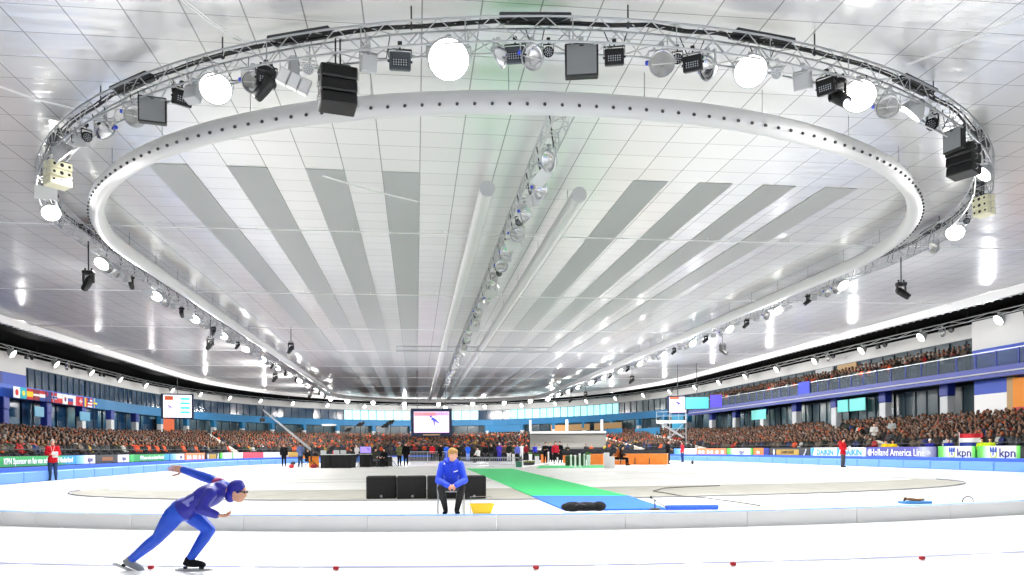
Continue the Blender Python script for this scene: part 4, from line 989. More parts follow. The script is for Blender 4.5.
# gallery lamps on a thin rail round the wall top
WR_ = offs(WALL, 1.3); SWR = arclen(WR_)
mb = MB(); pr = cut(WR_, 16, SWR[-1]-16, 2.0)
r = thing('lamp_rail', 'thin lamp truss running round the top of the gallery walls', 'truss')
for dz in (0, .28): MB().tube([V((p.x, p.y, z_top-.05+dz)) for p in pr], .03, 5).build('chord', STEEL, r)
for i in range(len(pr)-1): mb.cyl((pr[i].x, pr[i].y, z_top-.05+(i % 2)*.28), (pr[i+1].x, pr[i+1].y, z_top-.05+((i+1) % 2)*.28), .016, n=4)
mb.build('bracing', STEEL, r)
mb = MB()
for i in range(0, len(pr)-1, 4): MB().cyl((pr[i].x, pr[i].y, z_top+.2), (pr[i].x, pr[i].y, ZC), .015, n=4).build('hanger', DGREY, r)
i = 0; d = 20
while d < SWR[-1]-20:
    p, nn, t_ = along(WR_, SWR, d); rz = math.atan2(nn.y, nn.x)+PI/2; px = proj(V((p.x, p.y, 9)))[0]; d += 8.0; i += 1
    if px < -20 or px > 1060: continue
    sd = 'left wall' if px < 165 else ('right wall' if px > 700 else 'far end wall')
    WFL.put(V((p.x, p.y, z_top-.1)), rz, 'lit floodlight on the lamp rail of the %s' % sd, 'lit floodlights on the %s' % sd, 1.5)
    if i % 2: light_at(V((p.x, p.y, z_top-.8))+nn*.8, rz, POW*.6, -1.0)
    if px > 780 or px < 120:
        q, n2, _ = along(WR_, SWR, d-4.6); FX['par'].put(V((q.x, q.y, z_top-.1)), rz+.5, 'dark par lamp on the lamp rail of the %s' % sd, 'dark par lamps on the %s' % sd, 1.4)
        q, n2, _ = along(WR_, SWR, d-5.6); FX['blackpanel' if i % 2 else 'dish'].put(V((q.x, q.y, z_top-.1)), rz, '%s on the lamp rail of the %s' % ('black LED panel lamp' if i % 2 else 'dish lamp', sd), '%s on the %s' % ('black LED panel lamps' if i % 2 else 'dish lamps', sd), 1.1)

# ------------------------------------------------------------------ screens
SCRP = mat('screen_pink', 'efd6f0', .3, emit=.8); SCRO = mat('screen_orange', 'c8562e', .3, emit=.45); SCRB = mat('screen_blue', '3550d8', .3, emit=.8); SCRL = mat('screen_lilac', 'a890ea', .3, emit=.7)
SCRW = mat('screen_white', 'f6f6ff', .3, emit=1.2); SCRT = mat('screen_teal', '4fd5dc', .3, emit=.8)
def on_screen(r, name, mt, x, z, w, h): MB().box((x, -.075, z), (w, .01, h)).build(name, mt, r)
def skater_print(mb, x, z, s): 
    y = -.085
    mb.cyl((x-.35*s, y, z+.3*s), (x+.1*s, y, z+.05*s), .16*s, .13*s, 6).cyl((x+.1*s, y, z+.05*s), (x+.45*s, y, z-.25*s), .1*s, .05*s, 6).cyl((x-.1*s, y, z+.1*s), (x-.05*s, y, z-.5*s), .1*s, .04*s, 6).ell((x-.45*s, y, z+.5*s), (.12*s, .03, .13*s), n=8, m=6)
c = at(431.5, 422.5, 92); r = thing('video_screen', 'big video screen showing a blue skater, hung over the far end', 'screen', c, -.0)
s = 92/F
MB().box((0, .12, .0), (41*s, .3, 28*s), bev=.05).build('frame', mat('screen_frame', '16233f'), r)
MB().box((0, -.06, .4*s), (35*s, .04, 21*s)).build('display', SCRP, r)
on_screen(r, 'picture_header', SCRO, -6*s, 8.4*s, 22*s, 3.4*s); on_screen(r, 'picture_header', SCRL, 11*s, 8.6*s, 12*s, 3.0*s)
mb = MB(); skater_print(mb, 3.4*s, 1.5*s, 1.05); mb.build('picture_skater', SCRB, r)
MB().box((0, -.05, -12.2*s), (17*s, .04, 1.3*s)).build('caption_strip', TAN, r)
MB().cyl((-14*s, .1, 13*s), (-14*s, .1, ZC-c.z), .03, n=5).cyl((14*s, .1, 13*s), (14*s, .1, ZC-c.z), .03, n=5).build('hangers', DGREY, r)
for (x0, x1, y0, y1, D, lb, kind) in ((164.5, 190.5, 395, 417.5, 92, 'bright results screen on the left far corner', 'l'), (669.5, 686, 397, 412.5, 88, 'bright video screen on the right far corner', 'r')):
    c = at((x0+x1)/2, (y0+y1)/2, D); s = D/F; w, h = (x1-x0)*s, (y1-y0)*s; r = thing('wall_screen', lb, 'screen', c, -math.atan2(c.x, c.y)*.9)
    MB().box((0, .1, 0), (w+.5, .25, h+.3), bev=.04).build('frame', mat('screen_frame', '16233f'), r); MB().box((0, -.05, 0), (w, .04, h)).build('display', SCRW if kind == 'l' else SCRP, r)
    if kind == 'l':
        mb = MB()
        for q in range(4): mb.box((w*.27, -.075, h*(.33-.2*q)), (w*.34, .01, h*.1))
        mb.build('text_lines', SCRT, r); MB().box((-w*.3, -.075, h*.36), (w*.3, .01, h*.18)).build('red_bar', SCRO, r); mb = MB(); skater_print(mb, -w*.25, -h*.05, .8); mb.build('picture', SCRL, r)
    else:
        on_screen(r, 'header', SCRO, -w*.2, h*.43, w*.55, h*.14); mb = MB(); skater_print(mb, .1, .1, .7); mb.build('picture', SCRB, r)
    MB().cyl((0, .2, h/2), (0, .2, ZC-c.z), .04, n=5).build('hanger', DGREY, r)
c = at(697, 403, 86.5); s = 86.5/F; r = thing('side_screen', 'cyan glowing panel right of the right video screen', 'screen', c, -.35)
MB().box((0, .06, 0), (24*s, .1, 13*s), bev=.03).build('frame', DGREY, r); MB().box((0, -.02, 0), (22.5*s, .04, 11.5*s)).build('display', mat('side_teal', '4fb8c4', .3, emit=.3), r)
MB().cyl((0, .06, 6*s), (0, .06, ZC-c.z), .04, n=5).build('hanger', DGREY, r)
o = MB().box(at(716, 401, 84), (.9*1.3, .1, 1.3), Rz(-.4), bev=.02).build('lit_sign', mat('sign_violet', '4a3fd0', .4, emit=.8)); tag(o, 'small violet glowing sign right of the cyan panel', 'sign')
o = MB().box(at(329, 425, 96), (1.75, .12, .24), bev=.02).build('hanging_sign', LGREY); tag(o, 'long white sign hanging left of centre under the gallery', 'sign')
for (x, y, w, h, lb, mt_) in ((174+6, 427, 0, 0, '', None),):
    pass
# orange doorway left, blue wall right of screen etc. are on the lower gallery wall
def wallpanel(x0, x1, z0, z1, mt, label, name='wall_panel', off=1.0, cat='panel'):
    P = offs(WALL, off); S = arclen(P); best = [None, None]
    for i in range(1500):
        d = S[-1]*i/1500; p, _, _ = along(P, S, d)
        if p.y < 25: continue
        x, y, D = proj(V((p.x, p.y, 4)))
        for j, tx in enumerate((x0, x1)):
            if best[j] is None or abs(x-tx) < best[j][0]: best[j] = (abs(x-tx), p)
    a, b = best[0][1], best[1][1]; dv = b-a; L_ = dv.length
    o = MB().box((0, 0, (z1-z0)/2), (L_, .08, z1-z0), bev=.02).build(name, mt, None, loc=((a.x+b.x)/2, (a.y+b.y)/2, z0), rotz=math.atan2(dv.y, dv.x)); tag(o, label, cat); return o
wallpanel(161, 174, 3.5, 5.7, mat('doorway_orange', 'd8602c', .5), 'orange doorway panel in the left far corner under the gallery', 'doorway')
wallpanel(485, 521, 4.6, 5.9, mat('fascia_teal', '2373a6'), 'teal panel on the far wall right of the big screen', 'teal_panel')
def span(x0, x1, D, z0, z1, mt, label, name, cat='panel', th=.2):
    a, b = at(x0, 450, D), at(x1, 450, D); dv = b-a; o = MB().box((0, 0, (z1-z0)/2), (dv.length, th, z1-z0)).build(name, mt, None, loc=((a.x+b.x)/2, (a.y+b.y)/2, z0), rotz=math.atan2(dv.y, dv.x)); tag(o, label, cat)
PALE = mat('pale_wall', 'a4a29c', .7)
span(530, 606, 106, .6, 3.35, PALE, 'pale concrete wall closing the empty bay at the far end', 'concrete_panel')
span(530, 606, 105.8, 3.35, 3.65, WHITE, 'white ledge on top of the concrete bay wall at the far end', 'white_ledge', th=.7)
for x_, lb in ((530.5, 'left'), (567, 'middle'), (602, 'right')):
    span(x_-1.2, x_+1.2, 105.6, 3.65, 5.2, WHITE, '%s white post standing on the ledge of the empty bay' % lb, 'bay_post', 'post', .35)
wallpanel(551, 566, 4.5, 5.6, mat('warm_window', 'c98f5a', .5, emit=.35), 'warmly lit lounge window under the far gallery', 'lounge_window', 1.1)
wallpanel(567, 590, 4.5, 5.6, mat('warm_window_dim', '9a7a50', .5, emit=.2), 'dimmer warm lounge window right of the bright one', 'lounge_window', 1.1)
wallpanel(594, 622, 4.5, 5.6, mat('warm_window_dim', '9a7a50'), 'dim warm lounge window left of the blue walls', 'lounge_window', 1.1)
wallpanel(604, 622, 3.2, 4.3, TEAL, 'blue low wall panel left of the camera platform', 'blue_wall', 7)
wallpanel(635, 660, 3.2, 4.2, TEAL, 'blue low wall panel behind the camera platform', 'blue_wall', 5)
wallpanel(672, 683, 3.2, 5.8, mat('pillar_cyan', '2f8fb4'), 'bright teal pillar right of the camera platform', 'teal_pillar', 3)
for px in (436, 535, 587, 601): pass
for (x0, x1, lb) in ((752, 766, 'on the right wall under the violet sign'), (838, 848, 'behind the right stand, left one of the pair'), (849, 865, 'behind the right stand, right one of the pair')):
    wallpanel(x0, x1, 4.4, 5.5, mat('teal_monitor', '5cc8c0', .4, emit=.35), 'glowing teal monitor '+lb, 'monitor', 1.2, 'screen')
for (x0, x1, lb) in ((34, 44, 'behind the near left columns'), (80, 90, 'further along the left wall')):
    wallpanel(x0, x1, 4.5, 5.4, mat('cyan_monitor', '3f88a8', .4, emit=.2), 'glowing blue monitor '+lb, 'monitor', 1.2, 'screen')
for x, nm, colr in ((752, 'white', WHITE), (783, 'white', WHITE)): pass

# flags along the left fascia
FL = [('white flag with a red disc', [('ffffff', 1)], 'disc'), ('turquoise flag with a yellow sun', [('1fa8b8', 1)], 'sun'), ('red flag with a broad yellow band', [('b8202c', 1), ('f2c21c', 2), ('b8202c', 1)], ''), ('dark red flag with a thin white band', [('8e2230', 2), ('f2f2f2', 1), ('8e2230', 2)], ''),
      ('red, white and blue horizontal striped flag', [('b8202c', 1), ('f5f5f5', 1), ('24459a', 1)], ''), ('dark blue flag with a red corner cross', [('24307a', 1)], 'redx'), ('red flag with a blue Nordic cross', [('c0282f', 1)], 'nordic'), ('white over red striped flag', [('f2f2f2', 1), ('c8283a', 1)], ''),
      ('white flag with a small red and blue roundel', [('f6f6f6', 1)], 'round'), ('white, blue and red horizontal striped flag', [('f5f5f5', 1), ('2a4cb0', 1), ('c0282f', 1)], ''), ('white and red vertical flag', [('f4f4f4', 1), ('c8283a', 1)], 'v'), ('red flag with a white cross', [('d02030', 1)], 'swiss'),
      ('blue, yellow and red vertical striped flag', [('24459a', 1), ('f2c21c', 1), ('c0282f', 1)], 'v'), ('red and white striped flag with a blue corner', [('c0283a', 1), ('f4f4f4', 1)]*3, 'canton'), ('blue flag with a yellow cross', [('1f5fa8', 1)], 'swede')]
FP = offs(WALL, 1.66); SFP = arclen(FP)
def fpx(px):
    best = None
    for i in range(900):
        d = 10+120*i/900; p, _, _ = along(FP, SFP, d)
        if p.y < 30: continue
        x = proj(V((p.x, p.y, 7)))[0]
        if best is None or abs(x-px) < best[0]: best = (abs(x-px), d)
    return best[1]
d0, d1 = fpx(13), fpx(97); W_ = (d1-d0)/len(FL)
for i, (lb, st, sp) in enumerate(FL):
    p, nn, t_ = along(FP, SFP, d0+W_*i); q, _, _ = along(FP, SFP, d0+W_*(i+1)); r = thing('national_flag', lb+' on the left gallery front', 'flag', (p.x, p.y, CAMZ+4.63), math.atan2((q-p).y, (q-p).x)); w, h = W_*.94, .92
    tot = sum(s_[1] for s_ in st); a_ = 0
    for cx_, wt in st:
        f0, f1 = a_/tot, (a_+wt)/tot; a_ += wt; mt_ = mat('flag_'+cx_, cx_, .7)
        if 'v' == sp: MB().box((w*(f0+f1)/2, 0, h/2), (w*(f1-f0), .03, h)).build('stripe', mt_, r)
        else: MB().box((w/2, 0, h*(1-(f0+f1)/2)), (w, .03, h*(f1-f0))).build('stripe', mt_, r)
    fm = lambda c_: mat('flag_'+c_, c_, .7)
    disc = lambda x, rad, c_, nm: MB().cyl((x, -.02, h/2), (x, -.03, h/2), rad, n=16).build(nm, fm(c_), r)
    if sp == 'disc': disc(w/2, h*.3, 'c0202c', 'disc')
    if sp == 'sun': disc(w/2, h*.24, 'f2d21c', 'sun')
    if sp == 'round': disc(w/2, h*.24, 'c0202c', 'disc'); MB().cyl((w/2, -.032, h*.42), (w/2, -.04, h*.42), h*.16, n=12).build('lower_disc', fm('24459a'), r)
    if sp in ('redx', 'canton'):
        MB().box((w*.22, -.022, h*.75), (w*.44, .02, h*.5)).build('canton', fm('24307a'), r)
        if sp == 'redx': MB().box((w*.22, -.04, h*.75), (w*.4, .02, h*.1)).box((w*.22, -.04, h*.75), (w*.08, .02, h*.48)).build('cross', fm('c0202c'), r)
    if sp in ('nordic', 'swede', 'swiss'):
        cc = {'nordic': '24459a', 'swede': 'f2d21c', 'swiss': 'f4f4f4'}[sp]; cx_ = w*.36 if sp != 'swiss' else w/2; ln = 1 if sp != 'swiss' else .6
        if sp == 'nordic': MB().box((w/2, -.02, h/2), (w, .02, h*.3)).box((cx_, -.02, h/2), (w*.2, .02, h)).build('cross_edge', fm('f4f4f4'), r)
        MB().box((w/2, -.04, h/2), (w*ln, .02, h*.18)).box((cx_, -.04, h/2), (w*.12, .02, h*ln)).build('cross', fm(cc), r)

# ------------------------------------------------------------------ people
SKINM = noisy('skin', 'e0ab90', 'd89f84', 30, .55)
def axes_of(f):
    f = V((f[0], f[1], 0)).normalized(); return V((f.y, -f.x, 0)), f, V((0, 0, 1))     # side(right), forward, up
def bent_axes(f, upv):
    u = V(upv).normalized(); f = V(f); f = (f-u*f.dot(u)).normalized(); return f.cross(u), f, u
def add_hand(mb, w, d, palm, s=1.0, curl=.5, right=True, nf=6):
    """five-fingered hand: w wrist, d direction of the hand, palm the palm normal"""
    d = V(d).normalized(); palm = V(palm); palm = (palm-d*palm.dot(d)).normalized(); sd = d.cross(palm)*(1 if right else -1)   # towards the thumb
    mb.ell(w+d*.048*s, (.04*s, .016*s, .052*s), (sd, palm, d), n=10, m=8)
    for i, (off, ln, r) in enumerate(((.028, .072, .0085), (.010, .082, .009), (-.009, .076, .0085), (-.027, .06, .0075))):
        p = w+d*(.088-.004*abs(i-1))*s+sd*off*s; pts = [p]; dd = d.copy(); a = curl*(1+.12*i)
        for k, f in enumerate((.45, .32, .23)):
            dd = (dd*math.cos(a*(.6+.5*k))+palm*math.sin(a*(.6+.5*k))).normalized(); p = p+dd*ln*f*s; pts.append(p)
        mb.limb(pts, [r*s, r*s*.95, r*s*.88, r*s*.75], n=nf)
    p = w+d*.025*s+sd*.032*s; d1 = (d*.6+sd*.75+palm*.25).normalized(); d2 = (d*.85+sd*.3+palm*.4).normalized()
    mb.limb([p, p+d1*.034*s, p+d1*.034*s+d2*.03*s, p+d1*.034*s+d2*.054*s], [.012*s, .0105*s, .0095*s, .0075*s], n=nf)
def figure(J, face, look, lean=(0, 0, 1), voxel=.024, s=1.0, headup=(0, 0, 1), cover=.022, curl=(.5, .5), palms=None, hair='short', shoe_dir=None, hem=.0, bust=1.0, detail=False, legfat=1.0):
    """J: joints. returns meshes of body, jacket, trousers, shoes, hair"""
    J = {k: V(v) for k, v in J.items()}; A = bent_axes(face, lean); H = bent_axes(look, headup); sd, fwd, up_ = A
    pel = (J['hl']+J['hr'])/2; sh = (J['sl']+J['sr'])/2; spine = (sh-pel)
    def torso(mb, e, hips=True):
        c1 = pel+spine*.08; mb.ell(c1, ((.165+e)*s, (.115+e)*s, (.13+e)*s), A, 16, 12)
        mb.ell(pel+spine*.42, ((.135+e)*s*bust, (.1+e)*s, (.17+e)*s), A, 16, 12); mb.ell(pel+spine*.74-fwd*.0*s, ((.165+e)*s*bust, (.115+e)*s, (.17+e)*s), A, 16, 12)
        mb.ell(sh-up_*.03*s, ((.19+e)*s, (.08+e)*s, (.065+e)*s), A, 16, 10)
    def arm(mb, k, e, frac=1.0):
        a, b, c = J['s'+k], J['e'+k], J['w'+k]; c2 = b.lerp(c, frac)
        mb.limb([a, a.lerp(b, .4), b, b.lerp(c2, .35), c2], [(.058+e)*s, (.05+e)*s, (.04+e)*s, (.041+e)*s, (.028+e)*s], 10)
    def leg(mb, k, e, frac=1.0):
        a, b, c = J['h'+k], J['k'+k], J['a'+k]; c2 = b.lerp(c, frac); a2 = a.lerp(b, .12); g = legfat
        mb.limb([a2, a.lerp(b, .45), b, b.lerp(c, .3), c2], [(.09*g+e)*s, (.078*g+e)*s, (.056+e)*s, (.058+e)*s, (.038+e*.8)*s], 10)
    body = MB(); torso(body, 0)
    for k in 'lr': arm(body, k, 0); leg(body, k, 0)
    nb = sh+up_*.0; hd = J['head']; hs, hf, hu = H
    body.limb([sh-up_*.02*s, nb.lerp(hd, .45), hd-hu*.05*s-hf*.01*s], [.062*s, .052*s, .05*s], 12)
    body.ell(hd, (.074*s, .092*s, .108*s), H, 16, 12); body.ell(hd-hu*.06*s+hf*.03*s, (.055*s, .055*s, .052*s), H, 12, 10)
    body.ell(hd+hf*.088*s-hu*.018*s, (.013*s, .02*s, .025*s), H, 8, 6); body.ell(hd+hf*.098*s-hu*.03*s, (.015*s, .012*s, .01*s), H, 8, 6)
    for q in (-1, 1): body.ell(hd+hs*q*.075*s-hu*.01*s-hf*.005*s, (.012*s, .02*s, .03*s), H, 8, 6)
    me = remesh(body, voxel, 2)
    fing = MB()
    for i, k in enumerate('lr'):
        d = (J['w'+k]-J['e'+k]).normalized()
        if 'f'+k in J: d = (J['f'+k]-J['w'+k]).normalized()
        pn = V(palms[i]) if palms else -sd*(1 if k == 'r' else -1)
        add_hand(fing, J['w'+k]-d*.01, d, pn, s, curl[i], right=(k == 'r'), nf=7 if detail else 4)
    append_mesh(me, fing)
    jk = MB(); torso(jk, cover)
    for k in 'lr': arm(jk, k, cover, .95)
    if hem: jk.ell(pel-spine.normalized()*hem, ((.165+cover*1.4)*s, (.12+cover*1.4)*s, .1*s), A, 16, 10)
    jk.limb([sh+up_*.02*s-fwd*.01*s, sh.lerp(hd, .28)], [.085*s, .072*s], 12)
    tr = MB(); tr.ell(pel+spine*.03, ((.17+cover*.5)*s, (.12+cover*.5)*s, .12*s), A, 16, 12)
    for k in 'lr': leg(tr, k, cover*.7, .97)
    sh_ = []
    for k in 'lr':
        a = J['a'+k]; d = V(shoe_dir[0 if k == 'l' else 1]) if shoe_dir else V((fwd.x, fwd.y, 0)).normalized(); d = d.normalized(); u = V((0, 0, 1)) if abs(d.z) < .9 else fwd; sx = d.cross(u).normalized(); u = sx.cross(d)
        m_ = MB(); m_.ell(a+d*.05*s-u*.035*s, (.045*s, .125*s, .04*s), (sx, d, u), 14, 10); m_.ell(a-u*.01*s, (.048*s, .055*s, .06*s), (sx, d, u), 12, 8); m_.ell(a+d*.13*s-u*.045*s, (.042*s, .05*s, .03*s), (sx, d, u), 12, 8); sh_.append(remesh(m_, max(.012, voxel*.6), 2))
    hr = MB()
    if hair == 'short':
        hr.ell(hd+hu*.028*s-hf*.018*s, (.083*s, .094*s, .098*s), H, 18, 12); hr.ell(hd+hu*.06*s+hf*.035*s, (.066*s, .058*s, .052*s), H, 14, 10); hr.ell(hd-hf*.05*s-hu*.03*s, (.066*s, .05*s, .06*s), H, 12, 8)
    elif hair == 'long':
        hr.ell(hd+hu*.028*s-hf*.018*s, (.085*s, .096*s, .098*s), H, 18, 12); hr.ell(hd-hf*.06*s-hu*.09*s, (.085*s, .05*s, .13*s), H, 12, 8)
    elif hair == 'cap':
        hr.ell(hd+hu*.03*s-hf*.008*s, (.088*s, .105*s, .095*s), H, 18, 12)
    return {'body': me, 'jacket': remesh(jk, voxel, 3), 'trousers': remesh(tr, voxel, 3), 'shoe': sh_, 'hair': remesh(hr, max(.01, voxel*.7), 1) if hr.v else None}
def person(name, label, ms, loc, rz, cols, scale=1.0, group=None, names=None):
    """cols: jacket, trousers, shoe, hair colours; materials sit on the objects so meshes are shared"""
    r = thing('person', label, 'person', loc, rz, group); r.scale = (scale,)*3
    nm = dict(body='body', jacket='jacket', trousers='trousers', shoe='shoe', hair='hair'); nm.update(names or {})
    def put(n_, me, mt):
        if len(me.materials) == 0: me.materials.append(None)
        o = bpy.data.objects.new(n_, me); COL.objects.link(o); o.parent = r; o.material_slots[0].link = 'OBJECT'; o.material_slots[0].material = mt; return o
    put(nm['body'], ms['body'], SKINM); J_ = put(nm['jacket'], ms['jacket'], cols[0]); put(nm['trousers'], ms['trousers'], cols[1])
    for q in ms['shoe']: put(nm['shoe'], q, cols[2])
    if ms['hair']: put(nm['hair'], ms['hair'], cols[3])
    return r
def cl(h): return mat('cloth_'+h, h, .8, spec=.2)
# --- pose templates, all facing -y, feet at z = 0
def stand_J(arms='down', h=0):
    J = dict(hl=(-.09, 0, .9), hr=(.09, 0, .9), kl=(-.1, -.02, .49), kr=(.1, -.01, .49), al=(-.11, .02, .09), ar=(.12, .03, .09), sl=(-.18, 0, 1.42), sr=(.18, 0, 1.42), head=(0, -.03, 1.66))
    if arms == 'down': J.update(el=(-.24, .03, 1.14), er=(.24, .03, 1.14), wl=(-.25, -.06, .9), wr=(.25, -.06, .9))
    if arms == 'front': J.update(el=(-.25, .02, 1.15), er=(.25, .0, 1.15), wl=(-.08, -.24, 1.14), wr=(.1, -.26, 1.1))
    if arms == 'folded': J.update(el=(-.25, -.02, 1.16), er=(.25, -.02, 1.16), wl=(.06, -.2, 1.2), wr=(-.06, -.22, 1.16))
    if arms == 'raise': J.update(el=(-.3, -.14, 1.34), er=(.25, .02, 1.15), wl=(-.14, -.3, 1.5), wr=(.2, -.18, 1.0))
    return J
# left/right in template: 'r' is +x for a figure facing -y is its left hand; the mirror does not matter here
NX = (0, -1, 0)
POSES = {}
for k in ('down', 'front', 'folded', 'raise'):
    POSES[k] = figure(stand_J(k), NX, NX, voxel=.026, hair='short', palms=((1, 0, 0), (-1, 0, 0)) if k == 'down' else ((0, .3, -1), (0, .3, -1)), cover=.024, hem=.02)
POSES['long'] = figure(stand_J('down'), NX, NX, voxel=.026, hair='long', cover=.02, hem=.0, bust=.9, palms=((1, 0, 0), (-1, 0, 0)))
POSES['cap'] = figure(stand_J('front'), NX, NX, voxel=.026, hair='cap', cover=.02, palms=((0, .3, -1), (0, .3, -1)))
POSES['sit'] = figure(dict(hl=(-.1, .12, .52), hr=(.1, .12, .52), kl=(-.13, -.3, .5), kr=(.13, -.3, .5), al=(-.13, -.3, .09), ar=(.14, -.33, .09), sl=(-.18, .08, 1.04), sr=(.18, .08, 1.04), head=(0, .02, 1.28), el=(-.25, .0, .78), er=(.25, .0, .78), wl=(-.14, -.22, .72), wr=(.14, -.22, .72)), NX, NX, voxel=.026, palms=((0, 0, -1), (0, 0, -1)))
POSES['bend'] = figure(dict(hl=(-.1, .3, .84), hr=(.1, .3, .84), kl=(-.12, .02, .5), kr=(.12, .12, .47), al=(-.12, .2, .1), ar=(.13, .25, .1), sl=(-.17, -.16, 1.08), sr=(.17, -.16, 1.08), head=(0, -.38, 1.16), el=(-.2, -.3, .85), er=(.2, -.28, .85), wl=(-.14, -.36, .66), wr=(.12, -.34, .66)), (0, -.5, -.85), (0, -1, -.3), lean=(0, -1, .5), headup=(0, -.3, 1), voxel=.026, palms=((1, 0, 0), (-1, 0, 0)), shoe_dir=(NX, NX))
DK, DK2, JN, GR = cl('15161a'), cl('22242a'), cl('2b3a55'), cl('4a4d52')
SHB, HB, HD, HG, HBL = cl('0e0e10'), cl('2a1c14'), cl('120e0c'), cl('a8a4a0'), cl('c9a36a')
def put_person(pose, px, py, jc, tc, label, turn=0, hair=HB, D=None, shoe=SHB, z=0.0, group=None):
    p = gpt(px, py) if D is None else at(px, 455, D); h = .024
    rz = math.atan2(-p.x, p.y)*-1 if False else -math.atan2(p.x, p.y)
    return person('person', label, POSES[pose], (p.x, p.y, h if z == 0 else z), rz+turn, (cl(jc), cl(tc) if isinstance(tc, str) else tc, shoe, hair), random.uniform(.98, 1.05), group)
BACK = PI
# officials at the boards
W = lambda n: cl(n)
refl = figure(stand_J('front'), NX, (.25, -1, -.1), voxel=.016, hair='short', palms=((0, .3, -1), (0, .3, -1)), cover=.03, hem=.06, detail=True)
p = gpt(50, 480.5); r = person('person', 'person in a red jacket and jeans standing by the left pads holding papers', refl, (p.x+.25, p.y-.3, .0), -math.atan2(p.x, p.y), (W('c01f28'), W('2e3f5c'), SHB, HG), 1.04)
MB().tube([(-.07, -.09, 1.52), (-.03, -.165, 1.3), (.0, -.17, 1.22), (.03, -.165, 1.3), (.07, -.09, 1.52)], .006, 5).build('lanyard', WHITE, r); MB().box((0, -.175, 1.17), (.08, .01, .11), bev=.004).build('badge', WHITE, r)
bp = p
o = MB().box((0, 0, 0), (.22, .012, .3), Rx(.5), bev=.003).build('paper_sheets', mat('paper', 'f0f0ec', .7)); q = r.matrix_basis if False else None
a_ = -math.atan2(p.x, p.y); o.location = V((p.x+.25, p.y-.3, 1.17))+Rz(a_) @ V((.1, -.34, 0)); o.rotation_euler = (0, 0, a_); tag(o, 'white sheets held by the official in red on the left', 'paper')
p = gpt(843, 467.5); r = person('person', 'person in a red jacket and grey trousers standing on the ice before the DAIKIN board', refl, (p.x, p.y, .0), -math.atan2(p.x, p.y)+1.0, (W('c01f28'), W('4b4f56'), SHB, HB), 1.0)
a_ = -math.atan2(p.x, p.y)+1.0; o = MB().box((0, 0, 0), (.22, .014, .3), Rx(.45), bev=.003).build('clipboard', mat('paper', 'f0f0ec')); o.location = V((p.x, p.y, 1.16))+Rz(a_) @ V((.05, -.36, 0)); o.rotation_euler = (0, 0, a_); tag(o, 'white clipboard held by the official in red on the right', 'clipboard')
# left side folk
put_person('down', 111, 464.5, '2b2745', DK, 'dark-clad person with a purple top standing against the bronze-panel board', .3)
put_person('bend', 227.5, 463, '6a3140', DK, 'person in a dark pink top crouching forward at the far left boards', .9, HB)
put_person('down', 242, 461.5, '25305e', '1c2450', 'person in navy standing at the boards right of the crouching one', 0, HB)
put_person('front', 259, 461.5, 'e8e8e8', DK, 'white-topped person left of the yellow-jacketed pair', .3)
put_person('down', 264.5, 462.5, 'f2cc1e', DK, 'person in a yellow jacket, left one of the yellow pair', .2)
put_person('down', 270, 462.5, 'f2cc1e', DK, 'person in a yellow jacket, right one of the yellow pair', -.3)
put_person('bend', 257, 463, 'e0562a', DK, 'person in orange bending in front of the pinkish board', 1.2)
# media corner on the left
put_person('down', 284, 467, '15161a', DK, 'person all in black standing alone left of the camera crane base', 0, HD)
put_person('front', 300.5, 468, '5c6a94', JN, 'person in a grey-blue top behind the orange crate', BACK+.4)
put_person('sit', 308, 467.5, '17181c', DK, 'seated person in black beside the crane base', .8)
put_person('front', 316, 465.5, '1c1d22', DK, 'person in black leaning over the crane controls', -.7)
put_person('sit', 351, 467, '1b1e26', DK2, 'seated person in dark blue at the right end of the black-skirted table', -1.2)
put_person('front', 357, 463, 'b8b8b8', DK, 'person with pale sleeves behind the video monitor', -.6)
put_person('sit', 376, 467.5, '3d4036', GR, 'person in olive seated in front of the media desk', .6, HB)
put_person('sit', 384, 467.5, '14151a', DK, 'person in black seated right of the olive-clad one', -.4)
put_person('front', 399.5, 466.5, '6b6f4a', DK, 'person in a yellow and khaki vest at the end of the media desk', .5)
put_person('down', 406, 467, '101114', DK, 'tall person in black right of the khaki vest', .1, HD)
put_person('down', 432.5, 461.5, 'c4202c', DK, 'person in a bright red jacket standing by the barrier left of the seated man', BACK)
